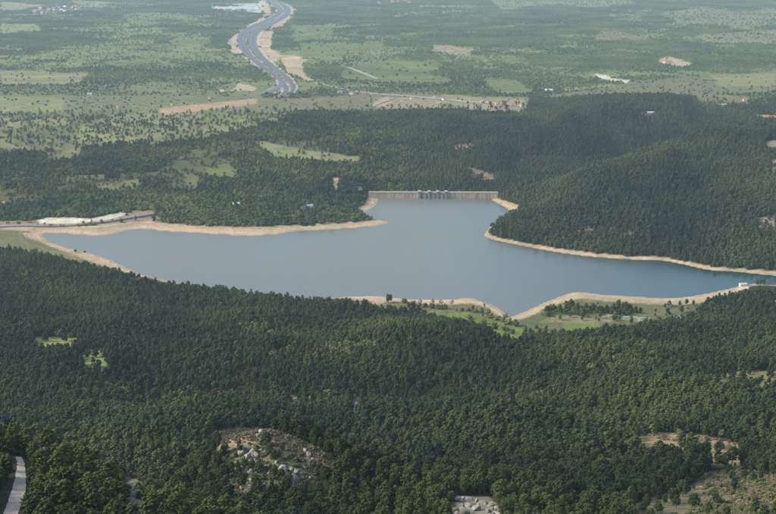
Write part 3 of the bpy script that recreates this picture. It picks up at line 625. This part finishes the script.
def scatter(name, pts, scl, sources, label, cat, seed=0, squash=None):
    r_ = np.random.default_rng(seed)
    z = ground(pts[:, 0], pts[:, 1])
    me = bpy.data.meshes.new(name); me.vertices.add(len(pts))
    me.vertices.foreach_set('co', np.column_stack([pts, z]).astype(np.float32).ravel())
    for an, ty, data in (('scl', 'FLOAT', scl), ('rot', 'FLOAT', r_.uniform(0, 6.283, len(pts))), ('vid', 'INT', r_.integers(0, len(sources), len(pts)))):
        a = me.attributes.new(an, ty, 'POINT'); a.data.foreach_set('value', data.astype(np.float32 if ty == 'FLOAT' else np.int32))
    o = link(name, me); tag(o, label, cat, kind='stuff')
    ng = bpy.data.node_groups.new(name + '_scatter', 'GeometryNodeTree')
    ng.interface.new_socket('Geometry', in_out='INPUT', socket_type='NodeSocketGeometry'); ng.interface.new_socket('Geometry', in_out='OUTPUT', socket_type='NodeSocketGeometry')
    gi = ng.nodes.new('NodeGroupInput'); go = ng.nodes.new('NodeGroupOutput'); ip = ng.nodes.new('GeometryNodeInstanceOnPoints'); jn = ng.nodes.new('GeometryNodeJoinGeometry')
    for objs in sources:
        j2 = ng.nodes.new('GeometryNodeJoinGeometry')
        for ob in objs:
            oi = ng.nodes.new('GeometryNodeObjectInfo'); oi.inputs['Object'].default_value = ob; oi.transform_space = 'ORIGINAL'
            ng.links.new(oi.outputs['Geometry'], j2.inputs[0])
        g2 = ng.nodes.new('GeometryNodeGeometryToInstance'); ng.links.new(j2.outputs[0], g2.inputs[0]); ng.links.new(g2.outputs[0], jn.inputs[0])
    def attr(nm, ty):
        a = ng.nodes.new('GeometryNodeInputNamedAttribute'); a.data_type = ty; a.inputs['Name'].default_value = nm
        return next(s_ for s_ in a.outputs if s_.enabled and s_.name == 'Attribute')
    ce = ng.nodes.new('ShaderNodeCombineXYZ'); ng.links.new(attr('rot', 'FLOAT'), ce.inputs[2])
    ng.links.new(gi.outputs[0], ip.inputs['Points']); ng.links.new(jn.outputs[0], ip.inputs['Instance']); ip.inputs['Pick Instance'].default_value = True
    ng.links.new(attr('vid', 'INT'), ip.inputs['Instance Index']); ng.links.new(ce.outputs[0], ip.inputs['Rotation']); ng.links.new(attr('scl', 'FLOAT'), ip.inputs['Scale'])
    ng.links.new(ip.outputs[0], go.inputs[0])
    md = o.modifiers.new('scatter', 'NODES'); md.node_group = ng
    return o

# --- near pine forest: the 300 that show largest are trees of their own
dens_near = np.where(LSD < 9, 0, DENS) * (GY < 2150)
gapn = smooth(.30, .62, fbm(GX, GY, 38, 3, 15.) + .35 * n1)
dens_near = dens_near * (1 - .75 * gapn) * lerp(1.0, .9, smooth(1200, 700, GY))
near = grid_points(230, 2000, 4.05, dens_near, .72, .36, 31)
near = near[(near[:, 1] < 1500) | (RNG.uniform(0, 1, len(near)) < .86)]
# behind the lake the near side ends at the shore
EDGE = 6.0
nz = ground(near[:, 0], near[:, 1]); npx, npy = project(near[:, 0], near[:, 1], nz)
shore_y = np.interp(npx, [-60, 0, 80, 150, 190, 300, 360, 400, 470, 505, 545, 580, 640, 700, 745, 800, 900], [238, 240, 258, 277, 282, 295, 298, 300, 303, 316, 306, 296, 300, 298, 287, 284, 284])
keep = npy > shore_y + EDGE + 3 * smooth(690, 776, npx)
near, nz, npx, npy = near[keep], nz[keep], npx[keep], npy[keep]
nsc = np.clip(np.random.default_rng(3).normal(1.0, .28, len(near)), .38, 1.7) * (1 + .12 * fbm(near[:, 0], near[:, 1], 90, 2, 6.))
nsc *= .69 * (1 + .3 * fbm(near[:, 0], near[:, 1], 170, 2, 44.))
km = (npx > 205) & (npx < 330) & (npy > 440) & (npy < 500)
nsc = np.where(km, nsc * .8, nsc)
inframe = (npx > -8) & (npx < W0 + 8) & (npy < H0 + 18) & (npy > 330)
def seen(x, y, z, hgt):
    t_ = np.linspace(.35, .985, 60); zz = H + (z + hgt * .9 - H) * t_
    return bool(np.all(zz > ground(x * t_, y * t_) + 3.0))
dist = np.hypot(np.hypot(near[:, 0], near[:, 1]), nz - H)
order = np.argsort(np.where(inframe, dist / nsc, 1e9))
pick = []
for i in order:
    if len(pick) >= 300: break
    if seen(near[i, 0], near[i, 1], nz[i], 10): pick.append(i)
ZONES = [('pine with orange bark on the slope beside the pale dirt track', 'pines beside the dirt track', lambda x, y: x < 48),
         ('dark green pine on the steep near ridge between track and boulder pile', 'pines on the near ridge', lambda x, y: x < 122),
         ('dark green pine growing around the tall grey boulder pile on the ridge', 'pines around the boulder pile', lambda x, y: x < 190),
         ('dark green pine on the rocky knoll below the brown bare crest', 'pines on the rocky knoll', lambda x, y: x < 345),
         ('dark green pine on the slope between rocky knoll and pale outcrop', 'pines between knoll and outcrop', lambda x, y: x < 440),
         ('dark green pine standing close around the pale rock outcrop', 'pines around the pale outcrop', lambda x, y: x < 540),
         ('dark green pine on the slope between outcrop and bare tawny hillside', 'pines right of the outcrop', lambda x, y: x < 660),
         ('lone dark pine on the bare tawny hillside with scattered boulders', 'pines on the bare hillside', lambda x, y: True)]
vr = np.random.default_rng(77)
FIRST = {}
for i in pick:
    k = int(vr.integers(0, 6)); s_ = float(nsc[i])
    t_ = empty('pine_tree', (float(near[i, 0]), float(near[i, 1]), float(nz[i])), float(vr.uniform(0, 6.28))); t_.scale = (s_ * float(vr.uniform(.92, 1.1)), s_ * float(vr.uniform(.92, 1.1)), s_)
    c_ = link('crown', PINES[k][0], t_); tr = link('trunk', PINES[k][1], t_)
    FIRST.setdefault(k, (c_, tr))
    for lb, gp, test in ZONES:
        if test(npx[i], npy[i]):
            tag(t_, lb.replace('pine', ('small young pine' if s_ < .62 else 'tall broad pine' if s_ > .92 else 'middle-sized pine'), 1), 'pine tree', gp); break
for a, b_, hh in ((38, 462, .95), (58, 470, .8), (118, 489, .85), (214, 470, .8), (332, 482, .8), (404, 476, .75), (566, 492, .8), (727, 492, .7), (752, 500, .65)):
    X, Y = hit(a, b_); t_ = empty('dead_pine', (X, Y, float(ground(X, Y))), random.uniform(0, 6.28)); t_.scale = (hh * .6, hh * .6, hh * 1.25)
    link('crown', GREY_CROWN[0], t_); link('trunk', OAK_TRUNK, t_)
    zone = next(z_ for z_ in ZONES if z_[2](a, b_)); tag(t_, 'grey leafless dead pine among the ' + zone[1], 'dead tree', 'dead trees among the near pines')
rest = np.ones(len(near), bool); rest[pick] = False
bln = fbm(near[:, 0], near[:, 1], 110, 3, 27.)
bl = rest & (np.random.default_rng(90).uniform(0, 1, len(near)) < (.03 + .55 * smooth(.22, .45, bln)) * smooth(760, 960, near[:, 1]))
rest = rest & ~bl
mid = rest & (near[:, 1] < 760); far = rest & (near[:, 1] >= 760)
scatter('pine_wood', near[mid], nsc[mid], [FIRST[k] for k in sorted(FIRST)], 'dense pine wood on the slope below the viewpoint', 'forest', 5)

# individual low-detail trees stand where single trees show; the masses reuse their crowns
def spot_tree(name, me, px, py, s_, label, cat, group, trk=None, at3=None):
    X, Y, z = at3 or hit3(px, py)
    t_ = empty(name, (X, Y, z - .1), random.uniform(0, 6.28)); t_.scale = (s_, s_, s_ * random.uniform(.9, 1.12))
    c_ = link('crown', me, t_); q = link('trunk', trk, t_) if trk else None
    tag(t_, label, cat, group); return c_, q
lowtrunk = trunk('trunk', M_BARK, 8, .26, 0, 3, 3)
LP, LH, LO, LHo, LB = [], [], [], [], []
# pines singled out by clearings in the near forest
for j, (a, b_) in enumerate([(46, 341), (64, 342), (96, 357), (228, 408)]):
    LP.append(spot_tree('pine_tree', LOW_PINE[j % 4], a, b_, 1.0, 'single pine standing in the yellow-green forest clearings', 'pine tree', 'pines in the forest clearings', lowtrunk))
for j, (a, b_) in enumerate([(390, 302), (388, 303)]):
    LP.append(spot_tree('pine_tree', LOW_PINE[j % 4], a, b_, 1.05, 'dark pine standing alone on the dry near shore behind the sand', 'pine tree', 'pines on the dry near shore', lowtrunk))
fr = near[far]; fs = nsc[far]
scatter('pine_forest', fr, fs, LP[:4], 'dense dark green pine forest covering the slope down to the lake', 'forest', 6)
# --- hills beyond the lake
for j, (a, b_) in enumerate([(497, 230), (502, 234), (492, 228), (512, 226), (510, 238)]):
    LH.append(spot_tree('pine_tree', LOW_HILL[j % 4], a, b_, 1.05, 'dark pine on the wooded point across the water, above its sand', 'pine tree', 'pines on the wooded point', lowtrunk))
DH = DENS * (1 - smooth(0, 1, np.where(LSD < 9, 1.0, 0)))
DH = DH * (1 - .5 * smooth(.22, .55, fbm(GX, GY, 45, 3, 18.) + .3 * n1))
hp = grid_points(1650, 4000, 4.7, DH, .62, .37, 41)
hz = ground(hp[:, 0], hp[:, 1]); hx, hy = project(hp[:, 0], hp[:, 1], hz)
shy = np.interp(hx, [-60, 0, 80, 150, 190, 300, 360, 400, 470, 505, 545, 580, 640, 700, 745, 800, 900], [238, 240, 258, 277, 282, 295, 298, 300, 303, 316, 306, 296, 300, 298, 287, 284, 284])
hp, hx, hy = hp[hy < shy - 1], hx[hy < shy - 1], hy[hy < shy - 1]
hs = .72 * np.clip(np.random.default_rng(8).normal(1.0, .28, len(hp)), .4, 1.65)
fade = smooth(3500, 4000, hp[:, 1]); kp = np.random.default_rng(9).uniform(0, 1, len(hp)) > fade
hp, hx, hy, hs = hp[kp], hx[kp], hy[kp], hs[kp]
isleft = hp[:, 0] < 40
rl = np.random.default_rng(10).uniform(0, 1, len(hp))
lowleft = isleft & (hy > 196)
oakm = (isleft & (rl < .5)) | (lowleft & (rl < .8))
scatter('hill_forest', hp[~oakm], hs[~oakm], LH[:4], 'dark pine forest covering the hills across the lake', 'forest', 12)
# --- plain: oak woods and dotted pastures
OAK_SPOTS = [(388, 65), (392, 69), (400, 71), (407, 72), (397, 76), (425, 66), (430, 64), (383, 78), (415, 79), (350, 74), (357, 79), (300, 33), (318, 31), (327, 36), (309, 49), (322, 53), (333, 57), (362, 44), (425, 84), (432, 87)]
for j, (a, b_) in enumerate(OAK_SPOTS):
    LHo.append(spot_tree('oak_tree', HOLMS[j % 3], a, b_, random.uniform(.9, 1.4), 'dark round oak dotted on the green pasture beside the motorway', 'oak tree', 'oaks on the pasture by the motorway', OAK_TRUNK))
for j in range(46):
    a, b_ = random.uniform(660, 772), random.uniform(10, 40)
    if b_ > 14 + (a - 650) * .3 + 6: continue
    LHo.append(spot_tree('oak_tree', HOLMS[j % 3], a, b_, random.uniform(1.0, 1.5), 'dark oak dotted on the pale far pastures above the white farmhouse', 'oak tree', 'oaks on the pale far pastures', OAK_TRUNK))
for j in range(60):
    a, b_ = random.uniform(80, 246), random.choice([random.uniform(114, 121), random.uniform(124, 138)])
    LHo.append(spot_tree('oak_tree', HOLMS[j % 3], a, b_, random.uniform(.6, .95), 'dark oak dotted on the yellow-green pasture bands behind the lake woods', 'oak tree', 'oaks on the pasture bands', OAK_TRUNK))
for j in range(16):
    LHo.append(spot_tree('oak_tree', HOLMS[j % 3], random.uniform(264, 302), random.uniform(93.5, 99), random.uniform(.8, 1.2), 'dark oak in the belt of trees where the motorway ends from view', 'oak tree', 'oaks at the near end of the motorway', OAK_TRUNK))
for j in range(22):
    a, b_ = random.uniform(2, 88), random.choice([random.uniform(74, 82), random.uniform(98, 108)])
    LHo.append(spot_tree('oak_tree', HOLMS[j % 3], a, b_, random.uniform(.6, 1.0), 'dark oak scattered over the flat pale green fields on the plain', 'oak tree', 'oaks on the flat pale fields', OAK_TRUNK))
for j, (a, b_) in enumerate([(60, 205.5), (215, 214), (300, 206), (268, 216), (350, 208)]):
    LO.append(spot_tree('oak_tree', OAKS[j % 3], a, b_, .9, 'light green broadleaf tree in the lakeside park behind the sand', 'oak tree', 'broadleaf trees in the lakeside park', OAK_TRUNK))
scatter('mixed_wood', hp[oakm], hs[oakm] * .82, LO[:3], 'mixed oak wood between the far shore and the hill', 'woodland', 14)
scatter('broadleaf_trees', near[bl], nsc[bl] * .85, LO[:3], 'lighter green broadleaf trees mixed into the pine forest', 'woodland', 20)
DP = DENS.copy()
pp = grid_points(3350, 12500, 9.5, np.clip(DP, 0, 1) * smooth(3350, 3900, GY) * .5, .5, .37, 51)
pr = np.random.default_rng(52).uniform(0, 1, len(pp))
pn = fbm(pp[:, 0], pp[:, 1], 700, 3, 9.)
dk = (pr + .9 * pn) < np.where(pp[:, 1] < 4900, .5, .16)
ps = np.random.default_rng(53).uniform(.32, .95, len(pp)) * (1 + .35 * smooth(4500, 9000, pp[:, 1]))
scatter('oak_woodland', pp[~dk], ps[~dk], LO[:3], 'hazy green oak woodland spread across the plain', 'woodland', 15)
scatter('holm_oak_woodland', pp[dk], ps[dk] * .9, LHo[:3], 'dark holm oak groves scattered across the plain', 'woodland', 16)

# --- bushes and small trees on the near shore and by the lakeside road
SHORE = [(404, 303), (412, 305), (425, 307), (432, 308), (440, 309), (462, 311), (468, 311), (475, 312), (482, 313), (490, 318), (497, 320), (503, 322), (484, 324), (508, 324), (516, 326), (495, 329), (505, 331), (512, 334), (470, 319), (505, 317)]
for j, (a, b_) in enumerate(SHORE):
    LB.append(spot_tree('shore_bush', BUSHES[j % 3], a, b_, random.uniform(1.4, 2.4), 'green bush on the bright meadow strip behind the near shore', 'bush', 'bushes on the near shore meadow', None))
for j in range(34):
    a = random.uniform(548, 622); b_ = 303 + random.uniform(1, 15) + (3 if a > 600 else 0)
    LB.append(spot_tree('shore_bush', BUSHES[j % 3], a, b_, random.uniform(.9, 1.7), 'green bush on the sandy peninsula behind its dry grass', 'bush', 'bushes on the peninsula', None))
for j in range(16):
    a = random.uniform(48, 96)
    LB.append(spot_tree('roadside_bush', BUSHES[j % 3], a, 226.5 - (a - 48) * .02 + random.uniform(-.6, .8), random.uniform(.9, 1.6), 'dark bush at the foot of the brown lakeside wall', 'bush', 'bushes below the lakeside wall', None))
for j, (a, b_) in enumerate([(420, 304.5), (433, 304), (441, 305), (452, 305)]):
    spot_tree('bare_tree', GREY_CROWN[0], a, b_, .95, 'grey-brown leafless tree on the dry near shore', 'tree', 'leafless trees on the near shore', OAK_TRUNK)
for j, (a, b_) in enumerate([(163, 217), (168, 216), (160, 219)]):
    spot_tree('bare_tree', GREY_CROWN[0], a, b_, 1.25, 'grey leafless tree at the far end of the lakeside road', 'tree', 'leafless trees by the lakeside road', OAK_TRUNK)
sb = grid_points(1700, 2700, 5.0, np.where((LSD > 8) & (LSD < 150) & (GX < -60) & (GPY < 236) & (GPY > 205), DENS * .8, 0), .5, .37, 61)
scatter('shore_scrub', sb, np.random.default_rng(62).uniform(.8, 2.0, len(sb)), LB[:3], 'low green scrub along the far shore', 'scrub', 17)
kb = np.zeros(Z.shape); mm = (GY < 1000) & (GPX > 190) & (GPX < 800) & (GPY > 420)
for poly, v in (([(222, 446), (258, 442), (296, 455), (318, 478), (288, 509), (234, 510)], .55), ([(675, 525), (706, 496), (696, 475), (732, 468), (790, 476), (790, 530)], .3)): kb[mm] = np.maximum(kb[mm], np.where(poly_sd(GPX[mm], GPY[mm], poly) < 0, v, 0))
kb = grid_points(380, 980, 2.7, kb, .5, .37, 81)
scatter('knoll_scrub', kb, np.random.default_rng(82).uniform(.25, .75, len(kb)), LB[3:6], 'low green scrub between the boulders of the bare slopes', 'scrub', 19)
# dry brown scrub on the bare crest, with the knoll's own shrubs
kn = np.zeros(Z.shape)
for poly, v in (([(207, 436), (227, 429), (258, 428), (289, 435), (332, 456), (331, 468), (309, 459), (280, 446), (256, 440), (216, 444)], .95), ([(696, 475), (732, 468), (790, 476), (790, 525), (675, 525), (706, 496)], .35), ([(638, 432), (665, 433), (706, 436), (737, 443), (741, 451), (706, 447), (665, 441)], .25), ([(222, 446), (258, 442), (296, 455), (318, 478), (278, 499), (234, 500)], .3)):
    mm = (GY < 1000) & (GPX > 190) & (GPX < 800) & (GPY > 420)
    kn[mm] = np.maximum(kn[mm], np.where(poly_sd(GPX[mm], GPY[mm], poly) < 0, v, 0))
kp = grid_points(380, 980, 1.9, kn, .5, .37, 71)
SC = []
for j, (a, b_) in enumerate([(256, 431), (272, 434), (288, 439), (300, 444), (312, 450), (322, 457), (240, 431), (228, 433), (662, 437), (690, 440)]):
    X, Y, z = hit3(a, b_)
    o = link('dry_shrub', SCRUB_M[j % 2], None, (X, Y, z - .05), (0, 0, random.uniform(0, 6.28))); o.scale = (1.4,) * 3
    tag(o, 'dry brown shrub on the bare crest of the rocky knoll' if j < 8 else 'dry brown shrub on the ochre strip above the bare hillside', 'shrub', 'shrubs on the bare crest' if j < 8 else 'shrubs on the ochre strip')
    SC.append((o,))
scatter('dry_scrub', kp, np.random.default_rng(72).uniform(.5, 1.25, len(kp)) * .75, SC[:2], 'low dry brown scrub on the bare crests', 'scrub', 18)

# ------------------------------------------------------------------ boulders
def boulder(seed):
    r_ = np.random.default_rng(seed)
    v, f = IV.copy(), IF.copy()
    for _ in range(2):
        ed = {}; v = list(v); nf = []
        def midp(a, b2):
            k_ = (min(a, b2), max(a, b2))
            if k_ not in ed: v.append((np.array(v[a]) + np.array(v[b2])) / 2); ed[k_] = len(v) - 1
            return ed[k_]
        for a, b2, c_ in f:
            x, y, z = midp(a, b2), midp(b2, c_), midp(c_, a); nf += [(a, x, z), (b2, y, x), (c_, z, y), (x, y, z)]
        f = np.array(nf); v = np.array(v)
    v /= np.linalg.norm(v, axis=1)[:, None]
    for _ in range(13):       # planar breaks
        d = r_.normal(0, 1, 3); d /= np.linalg.norm(d); lim = r_.uniform(.35, .75)
        ex = np.maximum(v @ d - lim, 0); v = v - ex[:, None] * d * .92
    v *= 1 + .10 * r_.normal(0, 1, (len(v), 1))
    v *= np.array([r_.uniform(.8, 1.25), r_.uniform(.8, 1.2), r_.uniform(.75, 1.15)])
    return mesh_np('boulder', v, f, M_ROCK)
BO = [boulder(k) for k in range(7)]
def rock(px, py, wpx, label, group, sq=1.0, mates=0):
    for _ in range(mates): rock(px + random.uniform(-.7, .7) * wpx, py + random.uniform(-.1, .6) * wpx, wpx * random.uniform(.25, .55), label, group, sq)
    X, Y, z = hit3(px, py); dd = math.hypot(Y, z - H); s_ = wpx * dd / F / 2
    o = link('boulder', random.choice(BO), None, (X, Y, z + s_ * .12), (random.uniform(-.4, .4), random.uniform(-.4, .4), random.uniform(0, 6.28)))
    o.scale = (s_, s_ * random.uniform(.8, 1.1), s_ * sq); tag(o, ('small ' if wpx < 4.5 and group and not label.startswith('small') else 'large ' if wpx > 9 else '') + label, 'boulder', group)
for a, b_, w_ in [(241, 455, 9), (246, 451, 10), (252, 454, 9), (257, 457, 8), (244, 459, 7), (262, 433, 9), (258, 437, 7), (266, 438, 8), (256, 463, 6), (277, 462, 9), (274, 467, 6), (283, 469, 11), (290, 470, 9), (296, 474, 7), (301, 475, 6), (305, 470, 5), (250, 474, 8), (252, 480, 8), (247, 485, 7), (252, 490, 9), (246, 492, 7), (261, 492, 8), (268, 496, 6), (277, 490, 7), (280, 486, 5), (264, 485, 5), (286, 480, 6), (242, 488, 8), (225, 488, 5), (310, 478, 5), (270, 474, 5), (293, 484, 5), (256, 447, 7), (250, 460, 6), (309, 456, 8), (313, 460, 7), (306, 452, 6), (315, 465, 6)]:
    rock(a, b_, w_ * 1.15, 'pale grey granite boulder on the face of the rocky knoll', 'boulders on the rocky knoll', random.uniform(.8, 1.4), 2)
for a, b_, w_ in [(247, 457, 15), (254, 455, 12), (250, 489, 14), (262, 494, 12), (285, 474, 15), (275, 467, 12), (244, 480, 11), (296, 478, 11)]:
    rock(a, b_ + 2, w_, 'grey granite crag set deep in the face of the rocky knoll', 'crags of the rocky knoll', random.uniform(1.0, 1.4))
for a, b_, w_ in [(126, 484, 8), (131, 486, 9), (136, 491, 9), (138, 496, 9), (134, 494, 8), (129, 490, 7), (140, 502, 7), (125, 478, 5)]:
    rock(a, b_ + 3, w_ * 1.5, 'grey boulder in the tall heap among the near ridge pines', 'boulder heap on the near ridge', 1.3, 1)
for a, b_, w_ in [(102, 466, 6), (141, 452, 7), (128, 460, 7), (165, 441, 8), (170, 439, 5), (155, 508, 9), (162, 511, 8), (169, 512, 7)]:
    rock(a, b_ + 2, w_, 'small pale rock showing between pines left of the knoll', 'small rocks between pines', 1.0)
for a, b_, w_ in [(457, 501, 9), (463, 499, 9), (470, 500, 9), (477, 502, 8), (484, 504, 9), (491, 506, 8), (497, 509, 8), (460, 507, 11), (468, 508, 10), (477, 510, 11), (487, 512, 10), (455, 511, 9), (465, 514, 11), (498, 514, 9), (441, 512, 6), (520, 512, 5), (505, 513, 7)]:
    rock(a, b_, w_ * 1.25, 'pale broken rock of the outcrop ringed by dark pines', 'rocks of the pale outcrop', random.uniform(.7, 1.1), 2)
for j in range(30):
    a, b_ = random.uniform(700, 770), random.uniform(478, 512)
    rock(a, b_, random.uniform(2.5, 6), 'grey boulder scattered on the bare tawny hillside', 'boulders on the bare hillside', .8)
for a, b_, w_ in [(644, 435, 6), (652, 436, 5), (720, 440, 6), (728, 444, 5), (676, 437, 4)]:
    rock(a, b_, w_, 'pale rock on the ochre strip above the bare hillside', 'rocks on the ochre strip', .7)
for a, b_, w_ in [(355, 398, 6), (357, 404, 6), (353, 402, 4)]:
    rock(a, b_, w_, 'pale rock spire rising from the mid-slope pines', 'rock spire in the forest', 1.5)
rock(414, 487, 3.5, 'small bright white rock alone among dark pines', None, 1.0)
rock(188, 376, 4, 'lone pale rock in the dense forest below the clearings', None, 1.0)
for a, b_, w_ in [(761, 222, 4), (766, 221, 4), (770, 223, 4), (765, 224, 3)]:
    rock(a, b_, w_, 'pink-grey rock slab bare among the pines across the lake', 'bare slabs across the lake', .8)

# ------------------------------------------------------------------ houses
def house(name, px, py, wpx, dm_, hgt, wall, roof, label, group=None, rz=0.0, shed=False, detail=False, at_w=None):
    X, Y, z = hit3(px, py); dd = math.hypot(Y, z - H); w_ = wpx * dd / F
    e = empty(name, (X, Y, z), rz); tag(e, label, 'house' if not shed else 'building', group)
    a, d = w_ / 2, dm_ / 2
    wl_ = link('wall', MB().box(-a, a, -d, d, -1.5, hgt).mesh('wall', wall), e)
    r_ = MB()
    if shed: r_.prism([(-d - .4, hgt), (d + .4, hgt + .02), (d + .4, hgt + .9), (0, hgt + 1.5), (-d - .4, hgt + .5)], -a - .4, a + .4)
    else: r_.prism([(-d - .6, hgt - .2), (d + .6, hgt - .2), (d + .6, hgt + .1), (0, hgt + dm_ * .32), (-d - .6, hgt + .1)], -a - .5, a + .5)
    ro = link('roof', r_.mesh('roof', roof), e)
    if detail:
        link('chimney', MB().box(a * .4, a * .4 + .8, .4, 1.2, hgt, hgt + dm_ * .32 + 1.0).mesh('chimney', wall), ro)
        k_ = max(2, int(w_ / 3.2))
        for i in range(k_):
            x = -a + (i + .5) * w_ / k_
            link('window' if i != k_ // 2 else 'door', MB().box(x - .6, x + .6, -d - .04, -d + .1, .9 if i != k_ // 2 else 0, 2.3).mesh('window', M_GLASS), wl_)
    return e
house('house', 310, 208, 6, 9, 4.5, M_WHITE, M_SLATE, 'white house with grey roof in the lakeside park', None, .1, False, True)
house('house', 303, 209.5, 4, 7, 3.5, M_CREAM, M_TILE, 'small cream house beside the white lakeside house', None, -.2, False, True)
house('house', 236, 206, 7, 10, 4, M_SLATE, M_METAL, 'grey roofed house among the trees of the wooded hill', None, .15, False, True)
house('house', 3, 205, 5, 9, 4, M_WHITE, M_TILE, 'white house half hidden at the edge of the green scrub', None, 0, False, True)
house('boathouse', 743, 286, 7, 6, 3, M_CREAM, M_CREAM, 'cream boathouse on the near shore beside the open water', None, .2, True, False)
house('kiosk', 678, 320, 5, 6, 3.2, M_WHITE, M_METAL, 'white building at the edge of the pines behind the peninsula', None, .3, False, True)
for j, (a, b_) in enumerate([(611, 317.6), (618, 318.2), (626, 318.8), (634, 319.4), (642, 320)]):
    house('shed', a, b_, 4.6, 4, 2.4, M_CREAM, M_SLATE, 'low pale shed in the row by the peninsula parking strip', 'sheds by the parking strip', -.05, True)
house('house', 668, 63, 8, 18, 7, M_CREAM, M_TILE, 'large cream farmhouse on pale ground beyond the right hill', None, .2)
house('house', 661, 62, 4, 14, 5, M_WHITE, M_TILE, 'small white house beside the large cream farmhouse', None, -.2)
house('warehouse', 651, 114, 8, 14, 5, M_CREAM, M_METAL, 'long pale warehouse among the dark wooded hills', None, 0, True)
house('warehouse', 722, 106, 9, 14, 5, M_WHITE, M_METAL, 'long white warehouse on the olive clearing of the wooded hill', None, 0, True)
house('house', 770, 119.5, 12, 14, 5, M_CREAM, M_TILE, 'tile roofed house on bare ground at the wooded hilltop', None, 0.05)
house('house', 745, 101, 4, 12, 5, M_CREAM, M_TILE, 'tile roofed house beyond the white hill warehouse', None, 0.05)
house('warehouse', 549, 91, 7, 20, 5, M_WHITE, M_METAL, 'white flat warehouse by dark woods beyond the dam hills', None, .1, True)
house('warehouse', 65 + 157, 92, 4, 16, 5, M_WHITE, M_METAL, 'small white barn beside the sandy pit near the motorway', None, .1, True)
house('barn', 90, 95, 5, 16, 5, M_WHITE, M_METAL, 'white barn between the flat pale fields and dark groves', None, .1, True)
rnd = random.Random(5)
for j in range(22):
    a, b_ = rnd.uniform(34, 78), 0
    b_ = 11 + (76 - a) * .07 - 2 + rnd.uniform(-2.5, 2.5)
    house('house', a, b_, rnd.uniform(2.0, 3.4), 22, rnd.uniform(7, 10), rnd.choice([M_WHITE, M_WHITE, M_CREAM]), rnd.choice([M_TILE, M_TILE, M_METAL]), 'small house of the far village beside the tan field', 'houses of the far village', rnd.uniform(-.5, .5))
for j in range(16):
    a = rnd.uniform(226, 262); b_ = rnd.uniform(4, 11)
    house('warehouse', a, b_ + 1, rnd.uniform(2.6, 5), rnd.uniform(25, 40), rnd.uniform(7, 10), rnd.choice([M_WHITE, M_METAL]), rnd.choice([M_METAL, M_METAL, M_SLATE]), 'pale warehouse of the works yard beside the motorway bend', 'warehouses beside the motorway', rnd.uniform(-.3, .3), True)
for j in range(9):
    a = rnd.uniform(374, 412); b_ = rnd.uniform(1.5, 4.5)
    house('house', a, b_, rnd.uniform(2.4, 4), 24, 9, M_CREAM, M_TILE, 'tile roofed house of the distant red hamlet beyond the woods', 'houses of the red hamlet', rnd.uniform(-.4, .4))
for j, (a, b_, w_) in enumerate([(470, 99, 3), (482, 100.5, 4), (489, 101.5, 4), (497, 103.5, 3), (505, 104, 4), (513, 104.8, 4), (522, 105.5, 3), (403, 100, 4), (412, 98, 3), (434, 97.5, 3), (444, 99, 3), (527, 116, 2.5), (535, 113, 2.5), (340, 92, 4), (352, 93.5, 4), (364, 92.5, 3), (372, 94, 3.5)]):
    house('house', a, b_ + 1, w_, 11, 4.5, rnd.choice([M_CREAM, M_CREAM, M_WHITE]), rnd.choice([M_TILE, M_SLATE, M_TILE]), 'small house strung along the country road behind the dam hills', 'houses along the country road', rnd.uniform(-.5, .5))
for j in range(6):
    house('house', rnd.uniform(115, 250), rnd.uniform(98, 112), 2.2, 10, 4.2, M_CREAM, rnd.choice([M_TILE, M_METAL]), 'isolated farmhouse among the dark groves of the plain', 'farmhouses among the groves', rnd.uniform(-.5, .5))

# ------------------------------------------------------------------ vehicles on the motorway
def truck(px, py, s_, label, mat):
    X, Y, z = hit3(px, py)
    e = empty('truck', (X, Y, z + 1.9), .15); e.scale = (s_,) * 3; tag(e, label, 'truck', None)
    link('cargo_box', MB().box(-1.25, 1.25, -6, 3.4, 1.0, 4.0).mesh('cargo_box', mat), e)
    cb = link('cab', MB().box(-1.2, 1.2, 3.7, 6.0, .7, 3.4, .12).mesh('cab', mat), e)
    link('windscreen', MB().box(-1.0, 1.0, 5.9, 6.02, 2.0, 3.0).mesh('windscreen', M_GLASS), cb)
    for x in (-1.05, 1.05):
        for y in (-4.6, -3.3, 4.6): link('wheel', MB().tube((x - .15, y, .5), (x + .15, y, .5), .5, .5, 10).mesh('wheel', M_RUBBER), e)
truck(264, 93.6, 1.0, 'white lorry on the slip road under the motorway', M_WHITE)
truck(251, 35, 1.0, 'white lorry on the wide bend of the motorway', M_WHITE)
truck(263, 63, 1.0, 'pale lorry on the motorway beside the sandy earthworks', M_METAL)

# ------------------------------------------------------------------ haze
hm = bpy.data.materials.new('haze'); hm.use_nodes = True; nt = hm.node_tree
for x in list(nt.nodes): nt.nodes.remove(x)
ho = nt.nodes.new('ShaderNodeOutputMaterial'); pv = nt.nodes.new('ShaderNodeVolumePrincipled')
pv.inputs['Color'].default_value = (.68, .87, 1.0, 1); pv.inputs['Density'].default_value = 3.7e-5; pv.inputs['Anisotropy'].default_value = .1
nt.links.new(pv.outputs[0], ho.inputs['Volume'])
hz0 = float(Z.min()) - 1.5
tag(link('haze', MB().box(-12500, 12500, -400, 31500, hz0, H + 12).mesh('haze', hm)), kind='stuff')
print('trees', len(near), len(hp), len(pp), 'picked', len(pick), 'tris', 2 * len(quads), 'grid', GX.shape)
